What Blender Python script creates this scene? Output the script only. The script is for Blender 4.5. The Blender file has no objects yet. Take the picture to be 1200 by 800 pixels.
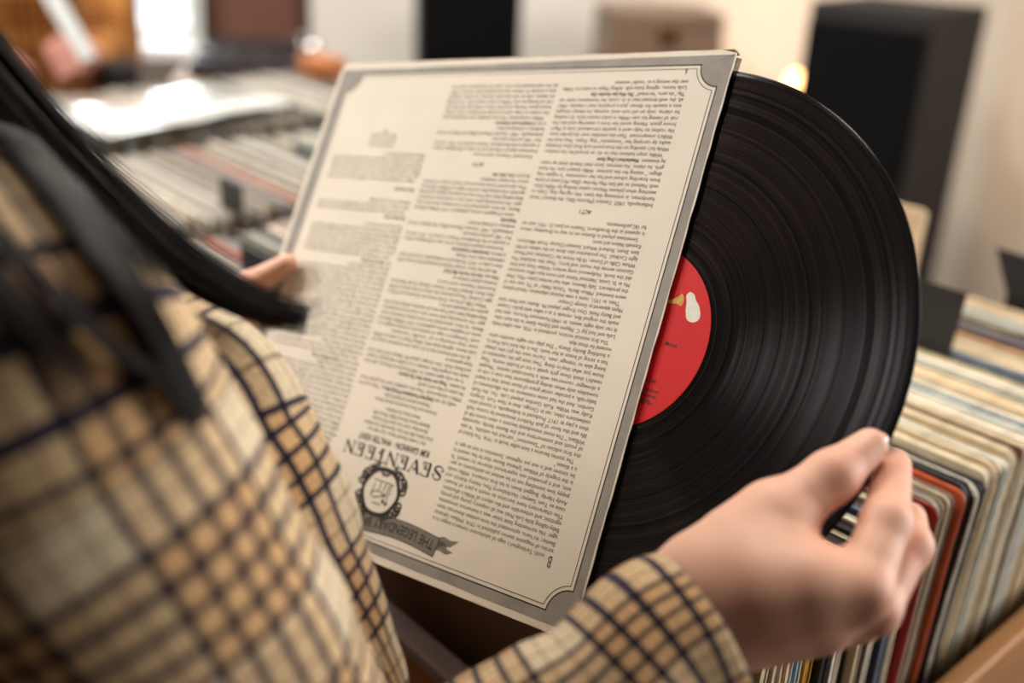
import bpy, bmesh, math, random
import numpy as np
from mathutils import Vector, Matrix, noise
random.seed(7)
scene = bpy.context.scene
COL = scene.collection

# ------------------------------------------------------------------ frame
F = 1250.0                       # focal length in pixels of the 1200x800 frame
CAM_H = 1.48
_D = Vector((-0.041, 0.917, 0.397)).normalized()          # gravity in camera axes (x right, y down, z forward)
_Y = (Vector((0, 0, 1)) - _D * _D.z).normalized()
_X = _Y.cross(-_D).normalized()
M = Matrix((_X, _Y, -_D))
def cw(p):                       # camera axes -> world
    return M @ Vector(p) + Vector((0, 0, CAM_H))
def cd(v):                       # direction
    return M @ Vector(v)
def px(x, y, z):                 # photo pixel + depth -> world
    return cw(((x - 600) / F * z, (y - 400) / F * z, z))

# ------------------------------------------------------------------ objects
def link(o, parent=None):
    COL.objects.link(o)
    if parent is not None:
        o.parent = parent
    return o
def tag(o, label=None, cat=None, group=None, kind=None):
    if label: o['label'] = label
    if cat: o['category'] = cat
    if group: o['group'] = group
    if kind: o['kind'] = kind
    return o
def empty(name, loc=(0, 0, 0), rot=None, **k):
    o = bpy.data.objects.new(name, None)
    o.empty_display_size = 0.05
    mw = Matrix.Translation(Vector(loc))
    if rot is not None:
        mw = mw @ rot.to_4x4()
    o.matrix_basis = mw
    link(o)
    tag(o, **k)
    return o
def mesh_obj(name, verts, faces, m, parent=None, smooth=False, attr=None, world=False, mats=None, fmat=None, **k):
    me = bpy.data.meshes.new(name)
    if world and parent is not None:
        inv = parent_matrix(parent).inverted()
        verts = [inv @ Vector(v) for v in verts]
    me.from_pydata([tuple(v) for v in verts], [], [tuple(f) for f in faces])
    for mm in (mats or [m]):
        me.materials.append(mm)
    if fmat is not None:
        me.polygons.foreach_set('material_index', list(fmat))
    if smooth:
        me.polygons.foreach_set('use_smooth', [True] * len(me.polygons))
    if attr is not None:
        a = me.attributes.new('cloth', 'FLOAT_VECTOR', 'POINT')
        flat = []
        for t in attr:
            flat.extend((t[0], t[1], t[2] if len(t) > 2 else 0.0))
        a.data.foreach_set('vector', flat)
    me.update()
    o = bpy.data.objects.new(name, me)
    link(o, parent)
    tag(o, **k)
    return o
def parent_matrix(o):
    mw = o.matrix_basis.copy()
    p = o.parent
    while p is not None:
        mw = p.matrix_basis @ mw
        p = p.parent
    return mw
class MB:
    """collects shapes into one mesh"""
    def __init__(s): s.v = []; s.f = []; s.m = []
    def add(s, vs, fs, mi=0, T=None):
        n = len(s.v)
        if T is not None: vs = [T @ Vector(v) for v in vs]
        s.v += [tuple(v) for v in vs]
        s.f += [tuple(i + n for i in f) for f in fs]
        s.m += [mi] * len(fs)
        return s
    def box(s, c, d, mi=0, T=None):
        x, y, z = c; a, b, e = d[0] / 2, d[1] / 2, d[2] / 2
        vs = [(x + i * a, y + j * b, z + k * e) for k in (-1, 1) for j in (-1, 1) for i in (-1, 1)]
        fs = [(0, 2, 3, 1), (4, 5, 7, 6), (0, 1, 5, 4), (1, 3, 7, 5), (3, 2, 6, 7), (2, 0, 4, 6)]
        return s.add(vs, fs, mi, T)
    def bbox(s, c, d, r=0.002, mi=0, T=None, seg=2):
        bm = bmesh.new()
        bmesh.ops.create_cube(bm, size=1)
        for v in bm.verts:
            v.co = Vector((v.co.x * d[0] + c[0], v.co.y * d[1] + c[1], v.co.z * d[2] + c[2]))
        bmesh.ops.bevel(bm, geom=list(bm.edges), offset=r, segments=seg, affect='EDGES', profile=0.5)
        bm.verts.index_update()
        vs = [v.co.copy() for v in bm.verts]; fs = [[v.index for v in f.verts] for f in bm.faces]
        bm.free()
        return s.add(vs, fs, mi, T)
    def lathe(s, prof, n=48, mi=0, T=None):      # prof: (r, z); closed where r == 0
        vs = []; fs = []
        for r, z in prof:
            for i in range(n):
                a = 2 * math.pi * i / n
                vs.append((r * math.cos(a), r * math.sin(a), z))
        for j in range(len(prof) - 1):
            for i in range(n):
                k = (i + 1) % n
                fs.append((j * n + i, j * n + k, (j + 1) * n + k, (j + 1) * n + i))
        return s.add(vs, fs, mi, T)
    def tube(s, pts, rad, n=8, mi=0, T=None):
        vs, fs, _ = loft([Vector(p) for p in pts], [(rad, rad)] * len(pts) if not isinstance(rad, (list, tuple)) else [(r, r) for r in rad], n)
        return s.add(vs, fs, mi, T)
    def build(s, name, m, parent=None, **k):
        mats = m if isinstance(m, (list, tuple)) else [m]
        return mesh_obj(name, s.v, s.f, None, parent, mats=mats, fmat=s.m, **k)

def catmull(pts, n):
    """resample control rows (lists of floats) n times per span"""
    P = [np.array(p, float) for p in pts]
    P = [2 * P[0] - P[1]] + P + [2 * P[-1] - P[-2]]
    out = []
    for i in range(1, len(P) - 2):
        for j in range(n):
            t = j / n
            a, b, c, d = P[i - 1], P[i], P[i + 1], P[i + 2]
            out.append(0.5 * ((2 * b) + (c - a) * t + (2 * a - 5 * b + 4 * c - d) * t * t + (3 * b - a - 3 * c + d) * t ** 3))
    out.append(P[-2])
    return out
def loft(pts, radii, n=24, ref=None, caps=True, bump=None, scale_u=None):
    """tube through pts; radii (a, b) along the frame axes; returns verts, faces, (around, along) in metres"""
    m = len(pts); vs = []; at = []
    T = []
    for i in range(m):
        t = (pts[min(i + 1, m - 1)] - pts[max(i - 1, 0)])
        T.append(t.normalized())
    if ref is None:
        ref = Vector((0, 0, 1)) if abs(T[0].z) < 0.9 else Vector((1, 0, 0))
    a = (ref - T[0] * ref.dot(T[0])).normalized()
    L = 0.0
    ru = scale_u or sum(r[0] + r[1] for r in radii) / (2 * m)
    for i in range(m):
        a = (a - T[i] * a.dot(T[i])).normalized()
        b = T[i].cross(a)
        if i: L += (pts[i] - pts[i - 1]).length
        for j in range(n):
            th = 2 * math.pi * j / n
            d = a * math.cos(th) * radii[i][0] + b * math.sin(th) * radii[i][1]
            p = pts[i] + d
            if bump: p = p + d.normalized() * bump(p, th, L)
            vs.append(p); at.append(((th if th <= math.pi else th - 2 * math.pi) * ru, L, 0))
    fs = []
    for i in range(m - 1):
        for j in range(n):
            k = (j + 1) % n
            fs.append((i * n + j, i * n + k, (i + 1) * n + k, (i + 1) * n + j))
    if caps:
        fs.append(tuple(reversed(range(n)))); fs.append(tuple(range((m - 1) * n, m * n)))
    return vs, fs, at

# ------------------------------------------------------------------ materials
def S2L(c):
    return tuple((x / 12.92 if x <= 0.04045 else ((x + 0.055) / 1.055) ** 2.4) for x in [v / 255.0 for v in c])
def new_mat(name):
    m = bpy.data.materials.new(name); m.use_nodes = True
    nt = m.node_tree
    return m, nt, nt.nodes['Principled BSDF']
def mat(name, rgb, rough=0.6, metal=0.0, noise_amt=0.0, noise_scale=60.0, spec=0.5, bump=0.0, coat=0.0, sss=0.0, rgb2=None, stretch=None, detail=4.0):
    """plain procedural surface: sRGB colour, optional noise mottling and bump"""
    m, nt, p = new_mat(name)
    c = S2L(rgb)
    p.inputs['Base Color'].default_value = (*c, 1)
    p.inputs['Roughness'].default_value = rough
    p.inputs['Metallic'].default_value = metal
    p.inputs['Specular IOR Level'].default_value = spec
    p.inputs['Coat Weight'].default_value = coat
    if sss:
        p.inputs['Subsurface Weight'].default_value = sss
        p.inputs['Subsurface Radius'].default_value = (0.012, 0.005, 0.003)
        p.inputs['Subsurface Scale'].default_value = 0.6
    if noise_amt or bump:
        tc = nt.nodes.new('ShaderNodeTexCoord')
        mp = nt.nodes.new('ShaderNodeMapping')
        if stretch: mp.inputs['Scale'].default_value = stretch
        nz = nt.nodes.new('ShaderNodeTexNoise')
        nz.inputs['Scale'].default_value = noise_scale; nz.inputs['Detail'].default_value = detail
        nt.links.new(tc.outputs['Object'], mp.inputs['Vector']); nt.links.new(mp.outputs['Vector'], nz.inputs['Vector'])
        if noise_amt:
            r = nt.nodes.new('ShaderNodeValToRGB')
            c2 = S2L(rgb2) if rgb2 else tuple(x * (1 - noise_amt) for x in c)
            r.color_ramp.elements[0].position = 0.35; r.color_ramp.elements[1].position = 0.65
            r.color_ramp.elements[0].color = (*c2, 1); r.color_ramp.elements[1].color = (*c, 1)
            nt.links.new(nz.outputs['Fac'], r.inputs['Fac']); nt.links.new(r.outputs['Color'], p.inputs['Base Color'])
        if bump:
            b = nt.nodes.new('ShaderNodeBump'); b.inputs['Strength'].default_value = bump; b.inputs['Distance'].default_value = 0.002
            nt.links.new(nz.outputs['Fac'], b.inputs['Height']); nt.links.new(b.outputs['Normal'], p.inputs['Normal'])
    return m
def ramp_const(nt, stops):
    r = nt.nodes.new('ShaderNodeValToRGB'); r.color_ramp.interpolation = 'CONSTANT'
    e = r.color_ramp.elements
    e[0].position = stops[0][0]; e[0].color = (*stops[0][1], 1)
    e[1].position = stops[1][0]; e[1].color = (*stops[1][1], 1)
    for p_, c_ in stops[2:]:
        x = e.new(p_); x.color = (*c_, 1)
    return r
def plaid(name, base, light, warm, dark, period=0.066, rough=0.9, bump=0.25):
    """woven check driven by the garment's own (around, along) coordinates in metres"""
    m, nt, p = new_mat(name)
    base, light, warm, dark = [S2L(c) for c in (base, light, warm, dark)]
    at = nt.nodes.new('ShaderNodeAttribute'); at.attribute_name = 'cloth'
    sp = nt.nodes.new('ShaderNodeSeparateXYZ'); nt.links.new(at.outputs['Vector'], sp.inputs[0])
    W = (1, 1, 1)
    dk = tuple(d / b for d, b in zip(dark, base)); mid = tuple(0.55 + 0.45 * d for d in dk)
    wm = tuple(w / b for w, b in zip(warm, base)); lt = tuple(l / b for l, b in zip(light, base))
    wm = tuple(x ** 0.5 for x in wm); lt = tuple(x ** 0.5 for x in lt)
    st = [(0, dk), (.04, wm), (.14, dk), (.18, wm), (.28, dk), (.32, wm), (.42, dk), (.46, wm), (.56, dk), (.60, lt), (.70, mid), (.72, lt), (.85, mid), (.87, lt)]
    cols = []
    for ax in ('X', 'Y'):
        d = nt.nodes.new('ShaderNodeMath'); d.operation = 'DIVIDE'; d.inputs[1].default_value = period
        nt.links.new(sp.outputs[ax], d.inputs[0])
        fr = nt.nodes.new('ShaderNodeMath'); fr.operation = 'FRACT'; nt.links.new(d.outputs[0], fr.inputs[0])
        r = ramp_const(nt, st); nt.links.new(fr.outputs[0], r.inputs['Fac']); cols.append(r)
    mx = nt.nodes.new('ShaderNodeMix'); mx.data_type = 'RGBA'; mx.blend_type = 'MULTIPLY'; mx.inputs[0].default_value = 1
    nt.links.new(cols[0].outputs['Color'], mx.inputs[6]); nt.links.new(cols[1].outputs['Color'], mx.inputs[7])
    m2 = nt.nodes.new('ShaderNodeMix'); m2.data_type = 'RGBA'; m2.blend_type = 'MULTIPLY'; m2.inputs[0].default_value = 1
    m2.inputs[7].default_value = (*base, 1)
    nt.links.new(mx.outputs[2], m2.inputs[6])
    # thread mottling
    nz = nt.nodes.new('ShaderNodeTexNoise'); nz.inputs['Scale'].default_value = 900; nz.inputs['Detail'].default_value = 2
    nt.links.new(at.outputs['Vector'], nz.inputs['Vector'])
    r2 = nt.nodes.new('ShaderNodeValToRGB'); r2.color_ramp.elements[0].color = (.62, .6, .58, 1); r2.color_ramp.elements[1].color = (1.25, 1.25, 1.25, 1)
    r2.color_ramp.elements[0].position = .3; r2.color_ramp.elements[1].position = .7
    nt.links.new(nz.outputs['Fac'], r2.inputs['Fac'])
    m3 = nt.nodes.new('ShaderNodeMix'); m3.data_type = 'RGBA'; m3.blend_type = 'MULTIPLY'; m3.inputs[0].default_value = 1
    nt.links.new(m2.outputs[2], m3.inputs[6]); nt.links.new(r2.outputs['Color'], m3.inputs[7])
    nt.links.new(m3.outputs[2], p.inputs['Base Color'])
    p.inputs['Roughness'].default_value = rough; p.inputs['Specular IOR Level'].default_value = 0.15
    p.inputs['Sheen Weight'].default_value = 0.1
    b = nt.nodes.new('ShaderNodeBump'); b.inputs['Strength'].default_value = bump; b.inputs['Distance'].default_value = 0.0006
    nt.links.new(nz.outputs['Fac'], b.inputs['Height']); nt.links.new(b.outputs['Normal'], p.inputs['Normal'])
    return m
def emit(name, rgb, strength):
    m, nt, p = new_mat(name)
    p.inputs['Base Color'].default_value = (*S2L(rgb), 1)
    p.inputs['Emission Color'].default_value = (*S2L(rgb), 1); p.inputs['Emission Strength'].default_value = strength
    return m
def wood(name, c1, c2, scale=9.0, rough=0.5, axis=(1, 12, 12)):
    m, nt, p = new_mat(name)
    tc = nt.nodes.new('ShaderNodeTexCoord'); mp = nt.nodes.new('ShaderNodeMapping'); mp.inputs['Scale'].default_value = axis
    nz = nt.nodes.new('ShaderNodeTexNoise'); nz.inputs['Scale'].default_value = scale; nz.inputs['Detail'].default_value = 8; nz.inputs['Distortion'].default_value = 0.6
    r = nt.nodes.new('ShaderNodeValToRGB')
    r.color_ramp.elements[0].color = (*S2L(c1), 1); r.color_ramp.elements[1].color = (*S2L(c2), 1)
    r.color_ramp.elements[0].position = .3; r.color_ramp.elements[1].position = .7
    nt.links.new(tc.outputs['Object'], mp.inputs['Vector']); nt.links.new(mp.outputs['Vector'], nz.inputs['Vector'])
    nt.links.new(nz.outputs['Fac'], r.inputs['Fac']); nt.links.new(r.outputs['Color'], p.inputs['Base Color'])
    p.inputs['Roughness'].default_value = rough
    return m

MT = {}
MT['paper'] = mat('aged_card', (216, 203, 181), 0.62, noise_amt=.08, noise_scale=45, spec=.3)
MT['paper_edge'] = mat('worn_card_edge', (212, 190, 156), 0.8, noise_amt=.35, noise_scale=160, spec=.2)
MT['panel'] = mat('cream_print', (217, 208, 192), 0.55, noise_amt=.05, noise_scale=25, spec=.35)
MT['grey'] = mat('grey_print', (146, 141, 132), 0.6, noise_amt=.22, noise_scale=55, spec=.3, rgb2=(132, 127, 119))
MT['ink'] = mat('black_ink', (52, 47, 43), 0.6, spec=.2)
MT['softink'] = mat('text_ink', (112, 105, 97), 0.7, spec=.1)
MT['ribbon'] = mat('ribbon_grey_ink', (120, 114, 106), 0.6, noise_amt=.15, noise_scale=200, spec=.2)
MT['skin'] = mat('skin', (216, 170, 146), 0.5, noise_amt=.14, noise_scale=30, spec=.35, bump=.03, sss=.08, rgb2=(208, 154, 132), detail=6)
MT['skin2'] = mat('skin_tan', (186, 128, 112), 0.5, noise_amt=.15, noise_scale=20, spec=.4)
MT['nail'] = mat('nail', (228, 172, 152), 0.22, spec=.6, coat=.4)
MT['hair'] = mat('dark_hair', (30, 20, 16), 0.45, noise_amt=.6, noise_scale=160, spec=.25)
MT['jacket'] = plaid('tan_check_wool', (194, 170, 134), (210, 194, 164), (196, 158, 114), (50, 44, 56))
MT['jacket2'] = plaid('mustard_check_flannel', (160, 106, 44), (176, 122, 60), (140, 84, 30), (84, 52, 26), period=0.11)
MT['trouser'] = mat('dark_trouser_cloth', (38, 36, 40), 0.9, noise_amt=.2, noise_scale=200)
MT['shoe'] = mat('black_shoe_leather', (24, 22, 22), 0.4)
MT['eye'] = mat('eye_white', (235, 230, 225), 0.2)
MT['iris'] = mat('iris_brown', (60, 38, 24), 0.2)
MT['lip'] = mat('lip', (186, 108, 98), 0.45)
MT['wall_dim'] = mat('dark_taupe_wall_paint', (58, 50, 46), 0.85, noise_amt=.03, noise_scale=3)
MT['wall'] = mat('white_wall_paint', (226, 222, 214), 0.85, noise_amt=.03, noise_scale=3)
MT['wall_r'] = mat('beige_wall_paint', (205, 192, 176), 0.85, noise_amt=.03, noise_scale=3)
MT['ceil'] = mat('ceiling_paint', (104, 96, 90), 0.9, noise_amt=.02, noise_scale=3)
MT['floor'] = wood('dark_floorboards', (58, 40, 28), (92, 66, 46), 4, 0.5, (1, 10, 1))
MT['crate'] = wood('crate_wood', (124, 82, 42), (150, 102, 56), 5, 0.42, (14, 1.2, 14))
MT['edging'] = mat('grey_plastic_edging', (128, 114, 116), 0.45, noise_amt=.15, noise_scale=60)
MT['crate2'] = wood('pale_crate_wood', (120, 92, 64), (160, 126, 90), 5, 0.5, (12, 1, 12))
MT['table'] = wood('table_wood', (84, 62, 46), (116, 88, 64), 4, 0.5, (2, 14, 14))
MT['black'] = mat('black_plastic', (26, 25, 28), 0.45, noise_amt=.15, noise_scale=40)
MT['speaker'] = wood('dark_veneer', (12, 7, 7), (16, 9, 8), 6, 0.75, (14, 14, 1))
MT['grille'] = mat('black_grille_cloth', (11, 11, 12), 0.9, spec=.1, noise_amt=.4, noise_scale=900)
MT['cone'] = mat('speaker_cone', (16, 16, 17), 0.6)
MT['chrome'] = mat('chrome', (225, 225, 228), 0.12, metal=1.0, noise_amt=.03)
MT['brass'] = mat('brass', (196, 150, 70), 0.25, metal=1.0, noise_amt=.1)
MT['white_plastic'] = mat('white_plastic', (236, 236, 234), 0.35, noise_amt=.02)
MT['curtain'] = mat('grey_curtain', (205, 206, 203), 0.9, noise_amt=.06, noise_scale=80, stretch=(1, 1, .1))
# ------------------------------------------------------------------ table frame: x along record width, y along the row, z up
P0 = cw(Vector((.794, .293, 1.927)) * .33)
_r = Vector((2100 - 600, -74 - 400, F)).normalized(); _r = cd(_r); _r.z = 0; ROW = _r.normalized()
WID = ROW.cross(Vector((0, 0, 1)))
ZT = P0.z                                 # height of the record tops
TROT = Matrix((WID, ROW, Vector((0, 0, 1)))).transposed()
O2 = Vector((P0.x, P0.y, 0))
def tb(b, a, z): return O2 + WID * b + ROW * a + Vector((0, 0, z))
CAM = Vector((0, 0, CAM_H))
def plane_a(x, y, a):
    d = px(x, y, 1) - CAM
    t = (a - (CAM - O2).dot(ROW)) / d.dot(ROW); p = CAM + d * t - O2
    return p.dot(WID), p.z
def plane_z(x, y, z=None):
    z = ZT if z is None else z
    d = px(x, y, 1) - CAM
    t = (z - CAM.z) / d.z; p = CAM + d * t - O2
    return p.dot(WID), p.dot(ROW)
ZB = ZT - .318                            # underside of the records
# ------------------------------------------------------------------ room
dirc = px(1168, 120, 1) - CAM
YB = 3.5
XR = dirc.x / dirc.y * YB; XL = -3.4; YR = -2.4; ZC = 3.2
TK = .12
def box_struct(name, c, d, m, **k):
    return MB().box(c, d).build(name, m, kind='structure', **k)
box_struct('floor', ((XL + XR) / 2, (YB + YR) / 2, -.05), (XR - XL + .6, YB - YR + .6, .1), MT['floor'])
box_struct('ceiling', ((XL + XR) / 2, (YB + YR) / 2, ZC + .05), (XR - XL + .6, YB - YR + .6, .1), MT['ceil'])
def wall_with_hole(name, along, fixed, lo, hi, hole, m, outward):
    """wall in a plane; hole = (l0, l1, z0, z1) or None"""
    mb = MB(); c = fixed + outward * TK / 2
    def seg(l0, l1, z0, z1):
        if l1 - l0 < 1e-4 or z1 - z0 < 1e-4: return
        if along == 'x': mb.box(((l0 + l1) / 2, c, (z0 + z1) / 2), (l1 - l0, TK, z1 - z0))
        else: mb.box((c, (l0 + l1) / 2, (z0 + z1) / 2), (TK, l1 - l0, z1 - z0))
    if hole:
        l0, l1, z0, z1 = hole
        seg(lo, l0, 0, ZC); seg(l1, hi, 0, ZC); seg(l0, l1, 0, z0); seg(l0, l1, z1, ZC)
    else: seg(lo, hi, 0, ZC)
    return mb.build(name, m, kind='structure')
wd0 = px(-330, 40, 1) - CAM; wd1 = px(243, 40, 1) - CAM; wsill = px(190, 46, 1) - CAM
WB = (wd0.x / wd0.y * YB, wd1.x / wd1.y * YB, CAM_H + wsill.z / wsill.y * YB, 2.35)
WRT = (.2, 1.1, .95, 2.0)  # opening for the right-wall window, added out of view as fill
WLT = (1.45, 2.2, 2.2, 2.6)
wall_with_hole('wall_back', 'x', YB, XL - TK, XR + TK, WB, MT['wall'], 1)
wall_with_hole('wall_right', 'y', XR, YR - TK, YB, WRT, MT['wall_r'], 1)
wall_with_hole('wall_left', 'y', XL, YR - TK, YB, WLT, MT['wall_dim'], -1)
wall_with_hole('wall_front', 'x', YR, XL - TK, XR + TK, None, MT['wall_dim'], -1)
def window(name, along, fixed, hole, outward):
    l0, l1, z0, z1 = hole; t = empty(name, kind='structure')
    def bx(mb, a0, a1, b0, b1, dep, off):
        c = fixed + outward * off
        if along == 'x': mb.box(((a0 + a1) / 2, c, (b0 + b1) / 2), (a1 - a0, dep, b1 - b0))
        else: mb.box((c, (a0 + a1) / 2, (b0 + b1) / 2), (dep, a1 - a0, b1 - b0))
    f = MB(); w = .05
    bx(f, l0, l0 + w, z0, z1, .07, .05); bx(f, l1 - w, l1, z0, z1, .07, .05)
    bx(f, l0 + w, l1 - w, z0, z0 + w, .07, .05); bx(f, l0 + w, l1 - w, z1 - w, z1, .07, .05)
    mid = (l0 + l1) / 2; bx(f, mid - .025, mid + .025, z0 + w, z1 - w, .06, .05)
    f.build('window_frame', MT['white_plastic'], t)
    s = MB(); bx(s, l0 - .04, l1 + .04, z0 - .035, z0, .2, -.05); s.build('window_sill', MT['white_plastic'], t)
    g = MB(); bx(g, l0 + w, mid - .025, z0 + w, z1 - w, .006, .06); g.build('pane', MT['glass'], t)
    g = MB(); bx(g, mid + .025, l1 - w, z0 + w, z1 - w, .006, .06); g.build('pane', MT['glass'], t)
    return t
_m, _nt, _p = new_mat('window_glass')
_tr = _nt.nodes.new('ShaderNodeBsdfTransparent'); _gl = _nt.nodes.new('ShaderNodeBsdfGlossy'); _gl.inputs['Roughness'].default_value = .02
_mx = _nt.nodes.new('ShaderNodeMixShader'); _mx.inputs[0].default_value = .06
_nt.links.new(_tr.outputs[0], _mx.inputs[1]); _nt.links.new(_gl.outputs[0], _mx.inputs[2])
_nt.links.new(_mx.outputs[0], _nt.nodes['Material Output'].inputs['Surface'])
MT['glass'] = _m
window('window_1', 'x', YB, WB, 1)
window('window_2', 'y', XL, WLT, -1)
window('fill_window', 'y', XR, WRT, 1)  # unseen window, added to fill hand and record spines from the right
bb = MB().box(((XL + XR) / 2, YB - .008, .05), (XR - XL, .016, .1)); bb.build('baseboard_back', MT['white_plastic'], kind='structure')
bb = MB().box((XR - .008, (YB + YR) / 2, .05), (.016, YB - YR - .04, .1)); bb.build('baseboard_right', MT['white_plastic'], kind='structure')
# curtain at the right side of the back window
cv = []; cf = []
x0 = WB[1] - .03; NN = 60
for j, z in enumerate((.12, 2.5)):
    for side in (0, 1):
        for i in range(NN + 1):
            u = i / NN
            cv.append((x0 + u * .15, YB - .10 + .028 * math.sin(u * 38) + side * .004, z))
n1 = NN + 1
for i in range(NN):
    for s_ in (0, 1):
        a_, b_ = s_ * n1 + i, 2 * n1 + s_ * n1 + i
        cf.append((a_, a_ + 1, b_ + 1, b_))
    cf.append((i, i + 1, n1 + i + 1, n1 + i)); cf.append((2 * n1 + i, 2 * n1 + i + 1, 3 * n1 + i + 1, 3 * n1 + i))
for e in (0, NN): cf.append((e, n1 + e, 3 * n1 + e, 2 * n1 + e))
cu = empty('curtain', label='pale grey curtain hanging at the right side of the bright back window', cat='curtain')
mesh_obj('fabric', cv, cf, MT['curtain'], cu, smooth=True)
MB().tube([(WB[0] - .2, YB - .1, 2.52), (WB[1] + .35, YB - .1, 2.52)], .011, 10).build('curtain_rod', MT['chrome'], cu)

# ------------------------------------------------------------------ table and crates
TT = ZB - .022                             # table top height
tbl = empty('display_table', tb(0, 0, 0), TROT, label='long wooden display table under the crates of records', cat='table')
MB().bbox((-.72, .17, TT - .02), (1.66, .92, .04), .004).build('tabletop', MT['table'], tbl)
for bx_, ay in ((.06, -.24), (-1.5, -.24), (.06, .58), (-1.5, .58)):
    MB().bbox((bx_, ay, (TT - .04) / 2), (.06, .06, TT - .04), .003).build('leg', MT['table'], tbl)
MB().box((-.72, -.24, TT - .09), (1.5, .02, .1)).build('apron', MT['table'], tbl)
MB().box((-.72, .58, TT - .09), (1.5, .02, .1)).build('apron', MT['table'], tbl)

def crate(b0, b1, a0, a1, ztop, m, label, group=None):
    """open box; interior b0..b1, a0..a1"""
    t = .016
    c = empty('record_crate', tb((b0 + b1) / 2, (a0 + a1) / 2, TT + .0005), TROT, label=label, cat='crate', group=group)
    w, l = b1 - b0, a1 - a0; h = ztop - TT
    MB().box((0, 0, .006), (w, l, .012)).build('bottom_board', m, c)
    for sx in (-1, 1):
        MB().bbox((sx * (w / 2 + t / 2), 0, h / 2), (t, l + 2 * t, h), .003).build('side_board', m, c)
    for sy in (-1, 1):
        MB().bbox((0, sy * (l / 2 + t / 2), h / 2), (w - .0004, t, h), .003).build('end_board', m, c)
    return c
c1 = crate(-.342, .012, -.222, .425, CAM_H - .462, MT['crate'], 'brown wooden record crate at the right, its side board in the bottom right corner')
MB().bbox((0, -(.647 / 2 + .008), CAM_H - .462 - TT + .004), (.35, .019, .011), .003).build('edge_strip', MT['edging'], c1, label='grey plastic edge strip')
crate(-.71, -.376, -.30, .52, CAM_H - .47, MT['crate2'], 'wooden crate of records behind the left edge of the raised cover')
crate(-1.064, -.744, -.30, .52, CAM_H - .47, MT['crate2'], 'wooden crate of blurred records at left with black divider tabs')
crate(-1.512, -1.098, -.30, .56, CAM_H - .47, MT['crate2'], 'wooden crate of blurred pale records farthest left, in front of the man')

# ------------------------------------------------------------------ LP sleeves in the crates
_pm = {}
def card_mat(rgb, edge=False):
    k = (rgb, edge)
    if k not in _pm:
        _pm[k] = mat('printed_card', rgb, .55 if not edge else .8, noise_amt=.22 if not edge else .4, noise_scale=70 if not edge else 110,
                     spec=.35, rgb2=None if not edge else tuple(int(v * .74) for v in rgb), stretch=(1, 1, 1) if not edge else (1, 5, 1), detail=6)
    return _pm[k]
def zebra_mat():
    m, nt, p = new_mat('wavy_line_art')
    tc = nt.nodes.new('ShaderNodeTexCoord'); w = nt.nodes.new('ShaderNodeTexWave')
    w.inputs['Scale'].default_value = 70; w.inputs['Distortion'].default_value = 9; w.inputs['Detail'].default_value = 1.5; w.inputs['Detail Scale'].default_value = .6
    w.bands_direction = 'Z'
    r = nt.nodes.new('ShaderNodeValToRGB'); r.color_ramp.elements[0].color = (.03, .03, .035, 1); r.color_ramp.elements[1].color = (.72, .70, .66, 1)
    r.color_ramp.elements[0].position = .22; r.color_ramp.elements[1].position = .32
    nt.links.new(tc.outputs['Object'], w.inputs['Vector']); nt.links.new(w.outputs['Fac'], r.inputs['Fac'])
    sp = nt.nodes.new('ShaderNodeSeparateXYZ'); nt.links.new(tc.outputs['Object'], sp.inputs[0])
    st = nt.nodes.new('ShaderNodeMath'); st.operation = 'GREATER_THAN'; st.inputs[1].default_value = -.09; nt.links.new(sp.outputs['X'], st.inputs[0])
    mx = nt.nodes.new('ShaderNodeMix'); mx.data_type = 'RGBA'; mx.inputs[6].default_value = (*S2L((96, 72, 58)), 1)
    nt.links.new(st.outputs[0], mx.inputs[0]); nt.links.new(r.outputs['Color'], mx.inputs[7]); nt.links.new(mx.outputs[2], p.inputs['Base Color'])
    p.inputs['Roughness'].default_value = .5
    return m
def swirl_mat():
    m, nt, p = new_mat('olive_scroll_art')
    tc = nt.nodes.new('ShaderNodeTexCoord'); w = nt.nodes.new('ShaderNodeTexWave'); w.wave_type = 'RINGS'
    w.inputs['Scale'].default_value = 26; w.inputs['Distortion'].default_value = 12; w.inputs['Detail'].default_value = 0; w.inputs['Detail Scale'].default_value = 1
    r = nt.nodes.new('ShaderNodeValToRGB'); r.color_ramp.elements[0].color = (*S2L((70, 62, 26)), 1); r.color_ramp.elements[1].color = (*S2L((176, 176, 168)), 1)
    r.color_ramp.elements[0].position = .8; r.color_ramp.elements[1].position = .88
    nt.links.new(tc.outputs['Object'], w.inputs['Vector']); nt.links.new(w.outputs['Fac'], r.inputs['Fac']); nt.links.new(r.outputs['Color'], p.inputs['Base Color'])
    p.inputs['Roughness'].default_value = .5
    return m
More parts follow.
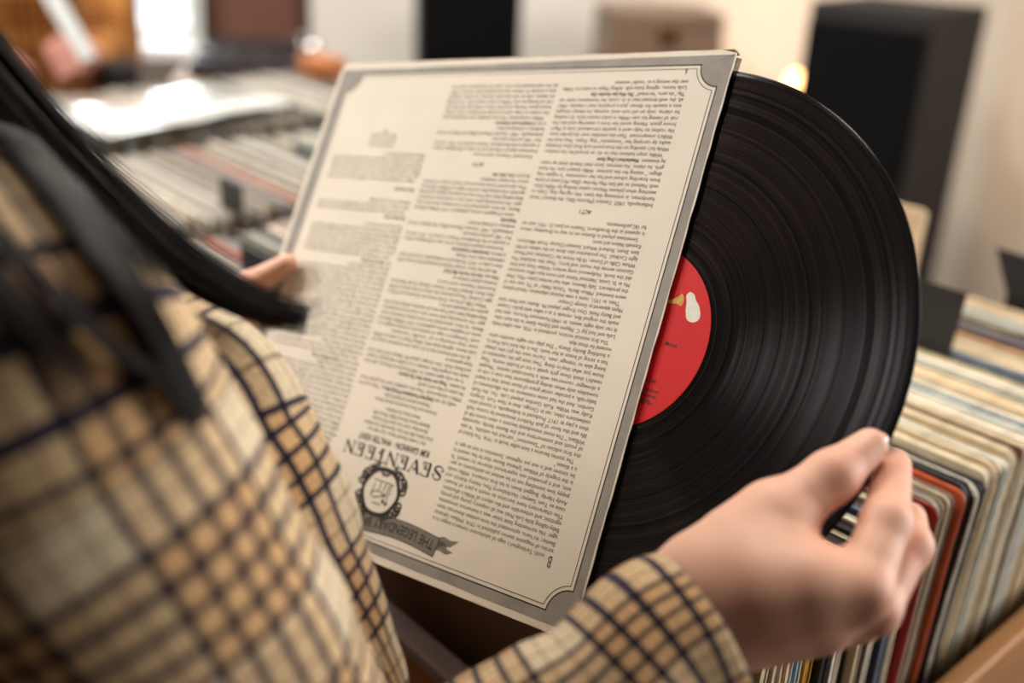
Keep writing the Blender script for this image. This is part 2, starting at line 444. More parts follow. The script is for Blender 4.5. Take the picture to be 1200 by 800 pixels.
def lp_mesh(name, t, mats, seed, W=.315, H=.315, corner=.006):
    """cardboard LP sleeve: rounded worn corners, edge seen as cover / core / cover strips"""
    rnd = random.Random(seed)
    out = []
    def arc(cx, cz, r, a0, a1, n=4):
        for i in range(n + 1):
            a = math.radians(a0 + (a1 - a0) * i / n); out.append((cx + r * math.cos(a), cz + r * math.sin(a)))
    r1, r2 = corner * rnd.uniform(.6, 1.6), corner * rnd.uniform(.6, 1.6)
    arc(-r1, H - r1, r1, 0, 90)
    for i in range(1, 8): out.append((-W * i / 8, H - rnd.uniform(0, .0009)))
    arc(-W + r2, H - r2, r2, 90, 180)
    arc(-W + .002, .002, .002, 180, 270, 2); arc(-.002, .002, .002, 270, 360, 2)
    for i in range(1, 8): out.append((-rnd.uniform(0, .0009), H * i / 8))
    n = len(out); c1 = min(.0013, t * .3)
    prof = [(-t / 2, .0007), (-t / 2 + .0003, 0), (-t / 2 + c1, 0), (-t / 2 + c1 + .0002, .0008), (t / 2 - c1 - .0002, .0008), (t / 2 - c1, 0), (t / 2 - .0003, 0), (t / 2, .0007)]
    vs = []; fs = []; fm = []
    ph = 1.3; am = .0009
    for y, ins in prof:
        for x, z in out:
            dx = (x + W / 2); dz = (z - H / 2); k = 1 - ins / .16
            wv = am * math.sin(ph + x * 14 + z * 9)
            vs.append((-W / 2 + dx * k, y + wv, H / 2 + dz * k))
    smat = [1, 1, 0, 0, 0, 2, 2]
    for j in range(len(prof) - 1):
        for i in range(n):
            k = (i + 1) % n
            fs.append((j * n + i, j * n + k, (j + 1) * n + k, (j + 1) * n + i)); fm.append(smat[j])
    fs.append(tuple(range(n - 1, -1, -1))); fm.append(1)
    fs.append(tuple(range((len(prof) - 1) * n, len(prof) * n))); fm.append(2)
    return vs, fs, fm
ONES = ['', 'first', 'second', 'third', 'fourth', 'fifth', 'sixth', 'seventh', 'eighth', 'ninth', 'tenth', 'eleventh', 'twelfth', 'thirteenth', 'fourteenth', 'fifteenth', 'sixteenth', 'seventeenth', 'eighteenth', 'nineteenth']
TENS = {20: 'twent', 30: 'thirt', 40: 'fort', 50: 'fift', 60: 'sixt', 70: 'sevent'}
def ordinal(n):
    if n < 20: return ONES[n]
    t, o = n // 10 * 10, n % 10
    return TENS[t] + ('ieth' if o == 0 else 'y-' + ONES[o])
CR = (218, 202, 172); CR2 = (200, 178, 144); WH = (226, 220, 206); BK = (24, 22, 24); NV = (44, 48, 72); LB = (158, 182, 188); GD = (168, 122, 24)
OR = (178, 98, 40); RD = (170, 48, 40); RO = (226, 110, 66); GY = (150, 138, 124); BR = (110, 76, 50); GB = (104, 116, 136); PE = (226, 196, 160); OL = (176, 164, 110); GG = (150, 160, 152)
NM = {CR: 'cream', CR2: 'tan', WH: 'white', BK: 'black', NV: 'navy', LB: 'pale blue', GD: 'mustard', OR: 'orange-brown', RD: 'red', RO: 'orange-red', GY: 'taupe', BR: 'brown', GB: 'grey-blue', PE: 'peach', OL: 'olive', GG: 'sage grey'}
# (edge, front cover, back cover, thickness mm) from the front of the crate to the back
ROWS = [(CR2, 'Z', CR, 5), (CR2, 'S', OL, 6), (CR, CR2, CR, 7), (CR, PE, BR, 6), (WH, CR, CR, 7), (CR, PE, LB, 6), (LB, LB, CR, 5), (GD, GD, GD, 8), (CR, WH, CR, 6), (BK, BK, BK, 7), (WH, WH, CR, 6), (OR, OR, CR, 6),
        (BK, BK, BK, 7), (CR, CR2, GY, 6), (BK, BK, BK, 8), (WH, CR, WH, 6), (GB, NV, GB, 7), (CR, CR2, CR, 6), (RD, NV, NV, 6), (RD, RD, GY, 3), (GY, GY, GY, 8), (GY, CR2, GY, 7), (RO, RO, BK, 3), (BK, BK, BK, 9), (WH, BR, WH, 6), (BK, BK, BK, 7),
        (CR, CR, CR, 8), (CR, CR2, BK, 7), (CR, PE, CR, 8), (WH, LB, CR, 7), (CR, CR2, CR, 8), (CR, BR, CR, 7), (WH, CR, PE, 8), (CR, BK, CR, 7), (WH, LB, WH, 7), (LB, BK, WH, 7), (CR, CR, CR2, 8), (PE, CR, PE, 8), (CR, PE, CR, 7),
        (CR, GG, NV, 7), (WH, WH, CR, 8), (CR, OL, CR, 7), (OL, CR, CR, 7), (GG, GB, CR, 6), (CR, PE, CR, 8), (PE, CR, CR, 7), (CR, CR2, CR, 8), (CR, CR, PE, 7), (CR2, CR2, OR, 6), (OR, BR, NV, 6), (GB, GB, CR, 6), (CR, CR2, BR, 7), (CR2, BK, CR, 7),
        (GG, CR, LB, 8), (LB, LB, LB, 8), (GG, GG, CR, 7), (WH, PE, CR, 8), (CR2, PE, CR, 7), (PE, CR, CR, 7)]
GRP = 'records standing in the wooden crate at the right'
GAPS = []
a = -.200; rnd = random.Random(3)
for i, (e, f, b, t) in enumerate(ROWS):
    t_ = t * .001 * 1.04
    fm_ = zebra_mat() if f == 'Z' else swirl_mat() if f == 'S' else card_mat(f)
    vs, fs, fm = lp_mesh('lp', t_, None, i, corner=.005 if i % 3 else .008)
    o = mesh_obj('record_sleeve', vs, fs, None, mats=[card_mat(e, True), fm_, card_mat(b)], fmat=fm)
    lean = math.radians(0.5 if i < 14 else min(5, .5 + (i - 14) * .5))
    a += t_ / 2
    zoff = rnd.uniform(-.004, .003) if i > 14 else rnd.uniform(-.002, .002)
    boff = rnd.uniform(-.004, .002)
    if i == 0: boff = -.020
    if i == 1: boff = -.012
    R3 = TROT @ Matrix.Rotation(-lean, 3, 'X')
    o.matrix_basis = Matrix.Translation(tb(boff, a, ZB + zoff + .004)) @ R3.to_4x4()
    g_ = rnd.uniform(.0014, .0026); GAPS.append(a + t_ / 2 + g_ / 2 + .315 * math.sin(lean)); a += t_ / 2 + g_
    if f == 'Z': s = 'LP sleeve with black wavy lines on white'
    elif f == 'S': s = 'LP sleeve with pale scrolls on olive'
    elif e == f: s = NM[e] + ' LP sleeve'
    else: s = '%s-edged LP sleeve with %s cover' % (NM[e], NM[f])
    tag(o, s + ', ' + ordinal(i + 1) + ' from the front of the right crate', 'record', GRP)
A_END = a + .315 * math.sin(lean)
# divider cards
def divider(name, pts, at_a, th, m, lean=0.0, **k):
    """upright card in the plane across the row; pts = (b, z) outline"""
    n = len(pts)
    vs = [(b_, -th / 2, z_) for b_, z_ in pts] + [(b_, th / 2, z_) for b_, z_ in pts]
    fs = [tuple(range(n)), tuple(range(2 * n - 1, n - 1, -1))] + [(i, (i + 1) % n, n + (i + 1) % n, n + i) for i in range(n)]
    o = mesh_obj(name, vs, fs, m, **k)
    o.matrix_basis = Matrix.Translation(tb(0, at_a, ZT)) @ TROT.to_4x4() @ Matrix.Rotation(-lean, 4, 'X') @ Matrix.Translation((0, 0, -ZT))
    return o
ad = min(GAPS, key=lambda q: abs(q - plane_z(1112, 413)[1]))
b1, z1 = plane_a(1131, 345, ad); b0, z0 = plane_a(1112, 413, ad)
divider('divider_card', [(b1, z1), (b0, ZT - .05), (b0, ZB + .02), (b0 - .19, ZB + .02), (b0 - .19, z1)], ad, .0007, MT['black'], lean=math.radians(5),
        label='black divider card among the right crate records beside the vinyl disc', cat='divider')
ae = A_END + .012
b1, z1 = plane_a(1168, 290, ae); b0, z0 = plane_a(1180, 345, ae)
divider('divider_card', [(b1 + .14, z1 - .004), (b1, z1), (b0, z0), (b0, ZB + .02), (b1 + .14, ZB + .02)], ae, .0015, MT['black'],
        label='black divider card at the far end of the right crate', cat='divider')
b1, z1 = plane_a(1088, 247, ae + .012)
vs, fs, fm = lp_mesh('lp', .007, None, 99, W=.19, H=.25, corner=.006)
o = mesh_obj('record_sleeve', vs, fs, None, mats=[card_mat(CR2, True), card_mat(PE), card_mat(PE)], fmat=fm,
             label='small peach record sleeve standing higher than the rest behind the right crate records', cat='record')
o.matrix_basis = Matrix.Translation(tb(b1, ae + .010, z1 - .25)) @ TROT.to_4x4()
MB().bbox((0, 0, 0), (.16, .018, z1 - .25 - TT - .013), .002).build('wooden_block', MT['crate'], label='small wooden block under the raised peach sleeve in the crate', cat='block').matrix_basis = \
    Matrix.Translation(tb(b1 - .095, ae + .010, (z1 - .25 + TT + .0125) / 2)) @ TROT.to_4x4()

# blurred crates on the left: every record its own object, mesh shared per colour
LG = []
def left_rows(b_right, a0, n, pal, label, group, seed, shear=0.0, width=.315):
    rnd = random.Random(seed); protos = {}
    a = a0; LG.append((b_right, []))
    for i in range(n):
        e, f, t = rnd.choice(pal)
        if (e, f, t) not in protos:
            vs, fs, fm = lp_mesh('lp', t * .001, None, seed * 50 + len(protos), W=width)
            o = mesh_obj('record_sleeve', vs, fs, None, mats=[card_mat(e, True), card_mat(f), card_mat(f)], fmat=fm); protos[(e, f, t)] = o
        else:
            o = protos[(e, f, t)].copy(); COL.objects.link(o)
        a += t * .0005
        o.matrix_basis = Matrix.Translation(tb(b_right + shear * (a - a0) + rnd.uniform(-.01, .006), a, ZB + rnd.uniform(-.0, .008))) @ TROT.to_4x4()
        g_ = rnd.uniform(.0014, .0034); LG[-1][1].append(a + t * .0005 + g_ / 2); a += t * .0005 + g_
        tag(o, label % NM[e], 'record', group)
    return a
WD = (164, 160, 152); CD = (156, 143, 124); NM[WD] = 'off-white'; NM[CD] = 'beige'
PALE = [(WD, WD, 8), (WD, CD, 9), (CD, WD, 8), (GG, WD, 8), (WD, GY, 7), (GB, GY, 8), (WH, WD, 9), (CD, BR, 8), (GY, BK, 8), (GY, GY, 8)]
MIX = [(WD, WD, 9), (CD, WD, 8), (WD, BR, 9), (GY, BK, 7), (GG, WD, 8), (WD, GY, 8), (WH, CD, 9), (GB, GY, 7), (CD, CD, 8), (WD, GG, 9), (BR, BK, 8), (CD, RD, 8)]
left_rows(-.384, -.165, 60, MIX, '%s LP in the crate hidden behind the left edge of the raised cover', 'records in the crate behind the raised cover', 11)
left_rows(-.756, -.285, 72, MIX, '%s blurred LP in the left crate with the black tabs', 'records in the left crate with black tabs', 23, width=.294)
left_rows(-1.12, -.285, 72, PALE, '%s blurred LP in the farthest left crate, before the man', 'records in the farthest left crate', 37, shear=-.05)
def tab(x0, y0, x1, y1, zref, label):
    """divider with a raised tab; pixel corners of the tab locate it on the record tops"""
    b_, a_ = plane_z((x0 + x1) / 2, y1, zref)
    a_ = min(min(LG, key=lambda q: abs(q[0] - .155 - b_))[1], key=lambda q: abs(q - a_))
    bl, zt = plane_a(x0, y0, a_); br, _ = plane_a(x1, y0, a_)
    divider('divider_card', [(bl, zt), (br, zt), (br, ZT - .01), (br + .01, ZT - .015), (br + .01, ZB + .02), (bl - .01, ZB + .02), (bl - .01, ZT - .015), (bl, ZT - .01)], a_, .0008, MT['black'], label=label, cat='divider')
tab(257, 206, 283, 248, ZT + .002, 'black divider tab among the blurred left records, upright and narrow')
tab(282, 286, 326, 334, ZT + .002, 'dark grey divider tab just above the left thumb beside the cover edge')
tab(344, 166, 372, 184, ZT + .002, 'black divider tab close beside the upper left edge of the raised cover')
# glossy bagged record lying across the pale sleeves
bag = empty('bagged_record', label='glossy white bagged record lying flat across the farthest left records', cat='record')
gl = mat('poly_bag', (206, 210, 208), .14, noise_amt=.02, spec=.8, coat=1.0, bump=.15)
bc = [plane_z(x, y, ZT + .02) for x, y in ((95, 158), (255, 128), (278, 96), (140, 112))]
bp = [tb(q[0], q[1], 0) for q in bc]
ctr = sum(bp, Vector()) / 4; dirx = (bp[1] - bp[0]).normalized()
rt = Matrix((dirx, Vector((0, 0, 1)).cross(dirx), Vector((0, 0, 1)))).transposed()
bag.matrix_basis = Matrix.Translation(Vector((ctr.x, ctr.y, ZT + .013))) @ rt.to_4x4()
mb = MB(); N_ = 22; L1, L2 = .34, .185
for s_ in (0, 1):
    for i in range(N_ + 1):
        for j in range(N_ + 1):
            x, y = (i / N_ - .5) * L1, (j / N_ - .5) * L2
            zz = .004 * noise.noise(Vector((x * 14, y * 14, 3))) + (.012 * (1 - (2 * i / N_ - 1) ** 6) * (1 - (2 * j / N_ - 1) ** 6) if s_ else 0.002)
            mb.v.append((x, y, zz))
n1 = N_ + 1
for s_ in (0, 1):
    for i in range(N_):
        for j in range(N_):
            q = (i * n1 + j, (i + 1) * n1 + j, (i + 1) * n1 + j + 1, i * n1 + j + 1)
            q = tuple(v + s_ * n1 * n1 for v in q); mb.f.append(q if s_ else q[::-1]); mb.m.append(0)
for i in range(N_):
    for (p_, q_) in ((i * n1, (i + 1) * n1), (i * n1 + N_, (i + 1) * n1 + N_), (i, i + 1), (N_ * n1 + i, N_ * n1 + i + 1)):
        mb.f.append((p_, q_, q_ + n1 * n1, p_ + n1 * n1)); mb.m.append(0)
ob = mb.build('plastic_bag', gl, bag, smooth=True)

# ------------------------------------------------------------------ speakers
def speaker(x0, x1, yref, z, htop, yaw, depth, label):
    c = px((x0 + x1) / 2, yref, z); w = None
    t = empty('tower_speaker', (c.x, c.y, 0), Matrix.Rotation(yaw, 3, 'Z'), label=label, cat='speaker')
    return t, c
def build_speaker(t, w, d, h):
    MB().bbox((0, 0, .04 + (h - .04) / 2), (w, d, h - .04), .004).build('cabinet', MT['speaker'], t)
    MB().bbox((0, 0, .02), (w + .05, d + .05, .04), .004).build('plinth', MT['black'], t)
    MB().bbox((0, -d / 2 - .009, .1 + (h - .13) / 2), (w - .012, .018, h - .14), .006).build('grille', MT['grille'], t)
    return t
c = px(1046, 60, 2.25)
top = px(1046, 1, 2.25).z
t = empty('tower_speaker', (c.x, c.y, 0), Matrix.Rotation(math.radians(-42), 3, 'Z'), label='tall black floor speaker at the right beyond the vinyl disc', cat='speaker')
build_speaker(t, .262, .275, top)
c = px(546, 30, 2.95)
t = empty('tower_speaker', (c.x, c.y, 0), Matrix.Rotation(math.radians(8), 3, 'Z'), label='tall dark floor speaker above the top edge of the raised cover', cat='speaker')
build_speaker(t, .275, .24, CAM_H - .12)

# ------------------------------------------------------------------ sideboard, lamp and brown box at the back wall
sbz = px(770, 60, 3.0).z - .17
p1 = px(640, 60, 3.05); p2 = px(1000, 60, 3.05)
sb = empty('sideboard', ((p1.x + p2.x) / 2 + .06, 3.22, 0), label='white sideboard against the back wall carrying the lamp and brown case', cat='sideboard')
sw = .96
MB().bbox((0, 0, sbz - .015), (sw, .44, .03), .003).build('top', MT['white_plastic'], sb)
MB().bbox((0, .01, .08 + (sbz - .11) / 2), (sw - .02, .41, sbz - .11), .003).build('body', MT['wall'], sb)
for s_ in (-1, 1):
    dr = MB().bbox((s_ * .256, -.205, .09 + (sbz - .13) / 2), (.5, .018, sbz - .15), .003).build('door', MT['white_plastic'], sb)
    MB().lathe([(0, .018), (.01, .016), (.012, .008), (.006, 0)], 16, T=Matrix.Translation((s_ * .03, -.214, sbz * .55)) @ Matrix.Rotation(math.pi / 2, 4, 'X')).build('knob', MT['chrome'], dr)
    for q in (-1, 1):
        MB().lathe([(0, 0), (.014, 0), (.02, .08), (0, .08)], 12, T=Matrix.Translation((s_ * .46, q * .16, 0))).build('leg', MT['table'], sb)
# brown box
bxp = px(770, 60, 3.05)
ww = (px(838, 10, 3.05) - px(708, 10, 3.05)).length
hh = px(770, 9, 3.05).z - sbz
bxm = wood('walnut_case', (112, 92, 78), (150, 124, 104), 4, .5, (2, 2, 10))
t = empty('wooden_case', (bxp.x, 3.2, sbz + .0005), Matrix.Rotation(math.radians(6), 3, 'Z'), label='brown wooden case on the white sideboard, left of the glowing lamp', cat='case')
MB().bbox((0, 0, hh * .42), (ww, .3, hh * .84), .006).build('body', bxm, t)
MB().bbox((0, 0, hh * .85 + hh * .075), (ww, .3, hh * .15), .006).build('lid', bxm, t)
MB().bbox((0, -.154, hh * .8), (.05, .01, .04), .002).build('latch', MT['brass'], t)
# lamp
lp = px(934, 96, 3.05)
t = empty('table_lamp', (lp.x, 3.12, sbz + .0005), label='small glowing globe lamp on the sideboard behind the vinyl disc', cat='lamp')
rz = lp.z + (3.12 - lp.y) * -.15 - sbz
MB().lathe([(0, 0), (.05, 0), (.05, .008), (.012, .016), (.008, .02), (.008, rz - .034), (.017, rz - .03), (.018, rz - .02), (0, rz - .02)], 32).build('base', MT['brass'], t, smooth=True)
gm = MB(); gm.lathe([(.0001 + .027 * math.sin(math.pi * i / 16), rz - .027 * math.cos(math.pi * i / 16)) for i in range(17)], 32)
gm.build('globe', emit('lamp_globe', (255, 196, 128), 9.0), t, smooth=True)
LAMP = Vector((lp.x, 3.12, sbz + rz))

# ------------------------------------------------------------------ open portable record player on a cabinet at the back left
zc = px(296, 82, 2.3).z
cc = px(296, 75, 2.3)
cab = empty('side_cabinet', (cc.x, cc.y, 0), Matrix.Rotation(math.radians(8), 3, 'Z'), label='wooden cabinet under the open portable record player, back left', cat='cabinet')
MB().bbox((0, 0, zc - .015), (.30, .34, .03), .004).build('top', MT['crate2'], cab)
MB().bbox((0, .005, .06 + (zc - .09) / 2), (.28, .31, zc - .09), .003).build('body', MT['table'], cab)
for s_ in (-1, 1):
    dr = MB().bbox((s_ * .068, -.157, .08 + (zc - .13) / 2), (.13, .016, zc - .14), .003).build('door', MT['crate2'], cab)
    MB().lathe([(0, .02), (.011, .017), (.012, .008), (.006, 0)], 16, T=Matrix.Translation((s_ * .02, -.165, zc * .6)) @ Matrix.Rotation(math.pi / 2, 4, 'X')).build('knob', MT['brass'], dr)
for s_ in (-1, 1):
    for q in (-1, 1):
        MB().box((s_ * .115, q * .12, .03), (.05, .05, .06)).build('foot', MT['table'], cab)
case = mat('case_lining', (88, 48, 27), .6, noise_amt=.2, noise_scale=12)
dk = mat('case_dark_leather', (40, 34, 40), .5, noise_amt=.2, noise_scale=60)
rp = empty('portable_record_player', tuple(cc[:2]) + (zc + .0005,), Matrix.Rotation(math.radians(8), 3, 'Z'), label='open portable record player with brown raised lid, back left', cat='record player')
MB().bbox((0, 0, .018), (.235, .26, .036), .008).build('base', dk, rp)
LT = Matrix.Translation((0, .125, .038)) @ Matrix.Rotation(math.radians(-14), 4, 'X')
lid = MB().bbox((0, .028, .14), (.235, .012, .28), .004, T=LT)
for c_, d_ in (((-.113, 0, .14), (.010, .045, .28)), ((.113, 0, .14), (.010, .045, .28)), ((0, 0, .275), (.235, .045, .010)), ((0, 0, .005), (.235, .045, .010))):
    lid.bbox(c_, d_, .002, T=LT)
lo = lid.build('lid', dk, rp)
MB().box((0, .0195, .14), (.212, .004, .256), T=LT).build('lining', case, lo)
MB().lathe([(0, .012), (.1, .012), (.102, .009), (.102, 0), (0, 0)], 48, T=Matrix.Translation((-.01, -.01, .036))).build('platter', MT['black'], rp)
ta = MB(); ta.tube([(.095, .09, .061), (.095, .02, .064), (.07, -.06, .056)], .004, 8); ta.lathe([(0, .03), (.014, .03), (.016, 0), (0, 0)], 20, T=Matrix.Translation((.095, .09, .036)))
ta.build('tonearm', MT['chrome'], rp)
hnd = MB(); hnd.tube([(-.04, -.132, .018), (-.04, -.155, .018), (.04, -.155, .018), (.04, -.132, .018)], .005, 8); hnd.build('handle', dk, rp)
# chrome ball added as a glint and orange wooden block right of the player
kp = px(362, 56, 2.3)
t = empty('glint_ball', (kp.x + .012, kp.y - .02, zc + .0005), label='small glint stand-in, a shiny chrome bell right of the open record player', cat='ball')  # chrome ball standing in for a blurred glint of light
kz = max(.035, kp.z - zc)
MB().lathe([(0, 0), (.03, 0), (.03, .006), (.006, .008), (.006, kz - .018), (0, kz - .018)], 24).build('base', MT['black'], t)
MB().lathe([(.0001 + .02 * math.sin(math.pi * i / 12), kz - .02 * math.cos(math.pi * i / 12)) for i in range(13)], 24).build('dome', MT['chrome'], t, smooth=True)
wp = px(378, 82, 2.1)
o = MB().bbox((0, 0, 0), (.085, .05, .032), .006).build('wooden_box', wood('orange_wood', (150, 84, 36), (182, 108, 54), 5, .4), label='small orange-brown wooden box at the top left corner of the raised cover', cat='box')
bz = plane_z(378, 90, ZT + .006)
o.matrix_basis = Matrix.Translation(tb(bz[0], bz[1], ZT + .026)) @ TROT.to_4x4()
# ------------------------------------------------------------------ the raised cover and its record
RU = Vector((0.7582, 0.1406, -0.6366)).normalized(); RV = Vector((-0.2857, 0.9494, -0.1305)).normalized(); RN = RU.cross(RV).normalized(); RV = RN.cross(RU)
ST = Vector((-0.1202, -0.1976, 0.7603)); SZ = .315
def uv_of(x, y):                     # photo pixel -> millimetres on the cover (u right, v down)
    d = Vector(((x - 600) / F, (y - 400) / F, 1)); s = ST.dot(RN) / d.dot(RN); p = d * s - ST
    return p.dot(RU) * 1000, p.dot(RV) * 1000
def sleeve_cam(u, v, n=0.0):         # metres on the cover -> camera axes (n behind the cover)
    return ST + RU * u + RV * v + RN * n
SROT = Matrix((cd(-RU), cd(RV), cd(-RN))).transposed()
cover = empty('record_cover', cw(sleeve_cam(SZ, SZ)), SROT, label='cream LP cover with columns of upside-down print, held up in both hands', cat='record cover')
def st(s, t, z): return (s * .001, -t * .001, z)
def panel(z0, z1, jit):
    r = random.Random(jit); out = []
    def edge(p, q, n=40):
        for i in range(n): out.append((p[0] + (q[0] - p[0]) * i / n + r.uniform(-.25, .25), p[1] + (q[1] - p[1]) * i / n + r.uniform(-.25, .25)))
    c = 2.2
    edge((c, 0), (315 - c, 0)); edge((315, c), (315, 315 - c)); edge((315 - c, 315), (c, 315)); edge((0, 315 - c), (0, c))
    n = len(out)
    vs = [st(x, y, z0) for x, y in out] + [st(x, y, z1) for x, y in out]
    return vs, [tuple(range(n)), tuple(range(2 * n - 1, n - 1, -1))] + [(i, n + i, n + (i + 1) % n, (i + 1) % n) for i in range(n)]
vs, fs = panel(0, -.0006, 1)
mesh_obj('front_panel', vs, fs, MT['panel'], cover)
vs, fs = panel(-.0062, -.0068, 2)
mesh_obj('back_panel', vs, fs, MT['paper'], cover)
for nm, a_, b_ in (('spine', (315.2, 2), (315.2, 313)), ('top_fold', (2, 315.2), (313, 315.2)), ('bottom_fold', (2, -.2), (313, -.2))):
    dx, dy = b_[0] - a_[0], b_[1] - a_[1]; L = math.hypot(dx, dy); n = 10
    mb = MB()
    ox, oy = (-dy / L, dx / L)
    if nm == 'spine': ox, oy = 1, 0
    if nm == 'top_fold': ox, oy = 0, 1
    if nm == 'bottom_fold': ox, oy = 0, -1
    pr = []
    for i in range(n + 1):
        a = math.pi * i / n
        pr.append((.5 * math.sin(a), -.0034 + .0034 * math.cos(a)))
    for q in (a_, b_):
        for k, z in pr: mb.v.append(st(q[0] + ox * k, q[1] + oy * k, z))
        for k, z in reversed(pr): mb.v.append(st(q[0] + ox * (k - .55), q[1] + oy * (k - .55), -.0034 + (z + .0034) * .84))
    m_ = 2 * (n + 1)
    for i in range(m_): mb.f.append((i, (i + 1) % m_, m_ + (i + 1) % m_, m_ + i)); mb.m.append(0)
    mb.f.append(tuple(range(m_))[::-1]); mb.m.append(0); mb.f.append(tuple(range(m_, 2 * m_))); mb.m.append(0)
    mb.build(nm, MT['paper_edge'], cover)
# printed border with notched corners
IN = (6.0, 303.0, 9.3, 307.0)          # s0, s1, t0, t1 of the inner frame
def notched(d, r0=13.0):
    s0, s1, t0, t1 = IN[0] + d, IN[1] - d, IN[2] + d, IN[3] - d
    r = r0 + d * .15 if d else r0
    cs = (IN[0], IN[1], IN[2], IN[3]); R = r0 + d; pts = []; k = 10
    off = math.sqrt(max(R * R - d * d, 0))
    def arc(cx, cy, p, q):
        a0 = math.atan2(p[1] - cy, p[0] - cx); a1 = math.atan2(q[1] - cy, q[0] - cx)
        if a1 - a0 > math.pi: a1 -= 2 * math.pi
        if a1 - a0 < -math.pi: a1 += 2 * math.pi
        for i in range(k + 1):
            a = a0 + (a1 - a0) * i / k; pts.append((cx + R * math.cos(a), cy + R * math.sin(a)))
    def line(p, q, n=12):
        for i in range(1, n): pts.append((p[0] + (q[0] - p[0]) * i / n, p[1] + (q[1] - p[1]) * i / n))
    c = [((cs[0], cs[2]), (s0, cs[2] + off), (cs[0] + off, t0)), ((cs[1], cs[2]), (cs[1] - off, t0), (s1, cs[2] + off)),
         ((cs[1], cs[3]), (s1, cs[3] - off), (cs[1] - off, t1)), ((cs[0], cs[3]), (cs[0] + off, t1), (s0, cs[3] - off))]
    for i in range(4):
        arc(*c[i][0], c[i][1], c[i][2])
        line(c[i][2], c[(i + 1) % 4][1])
    return pts
def ring_print(name, A, B, z, m):
    n = len(A); vs = [st(x, y, z) for x, y in A] + [st(x, y, z) for x, y in B]
    return mesh_obj(name, vs, [(i, (i + 1) % n, n + (i + 1) % n, n + i) for i in range(n)], m, cover)
A = notched(0)
GO = (.9, 311.6, 3.9, 312.4)
def outer(p):
    x, y = p
    nx = GO[0] if x < IN[0] + 14 else GO[1] if x > IN[1] - 14 else None
    ny = GO[2] if y < IN[2] + 14 else GO[3] - 2.6 * x / 315 if y > IN[3] - 14 else None
    if nx is not None and ny is not None: return (nx, ny)
    return (nx if nx is not None else x, ny if ny is not None else y)
rr = random.Random(5)
B = [(lambda q: (q[0] + rr.uniform(-.3, .3), q[1] + rr.uniform(-.3, .3)))(outer(p)) for p in A]
ring_print('grey_border', A, B, .00008, MT['grey'])['label'] = 'grey printed border with notched corners'
ring_print('border_line', A, notched(.75), .0001, MT['ink'])
ring_print('border_line', notched(2.5), notched(2.85), .0001, MT['ink'])

# ------------------------------------------------------------------ lettering
cu_ = bpy.data.curves.new('lettering', 'FONT'); cu_.size = 1.0; cu_.resolution_u = 2
to_ = bpy.data.objects.new('lettering', cu_); COL.objects.link(to_)
_gc = {}
def _meas(body):
    cu_.body = body; bpy.context.view_layer.update()
    ev = to_.evaluated_get(bpy.context.evaluated_depsgraph_get()); me = ev.to_mesh()
    vs = [(v.co.x, v.co.y) for v in me.vertices]; fs = [tuple(p.vertices) for p in me.polygons]
    ev.to_mesh_clear()
    return vs, fs
def glyph(c, bold):
    k = (c, bold)
    if k not in _gc:
        cu_.offset = bold
        if c == ' ': _gc[k] = ([], [], .30)
        else:
            vs, fs = _meas(c)
            w0 = max(v[0] for v in _meas('HH')[0]); w1 = max(v[0] for v in _meas('H' + c + 'H')[0])
            _gc[k] = (vs, fs, w1 - w0)
    return _gc[k]
def width(s, size, bold=0.0): return sum(glyph(c, bold)[2] for c in s) * size
def put(mb, s, x, y, size, z, sx=1.0, bold=0.0, T=None, slant=0.0, sp=0.0, mi=0):
    """baseline-left at (x, y) in millimetres (y up)"""
    for c in s:
        vs, fs, ad = glyph(c, bold)
        if vs:
            vv = [(x + (vx + slant * vy) * size * sx, y + vy * size, z) for vx, vy in vs]
            if T: vv = [T(*q) for q in vv]
            else: vv = [(q[0] * .001, q[1] * .001, q[2]) for q in vv]
            mb.add(vv, fs, mi)
        x += ad * size * sx + sp
    return x
def justify(mb, s, x0, x1, y, size, z, bold=0.0, last=False, ind=0.0):
    x0 += ind
    w = width(s, size, bold)
    k = (x1 - x0) / w
    if last: k = min(.86, k)
    k = min(k, 1.3)
    put(mb, s, x0, y, size, z, sx=k, bold=bold)
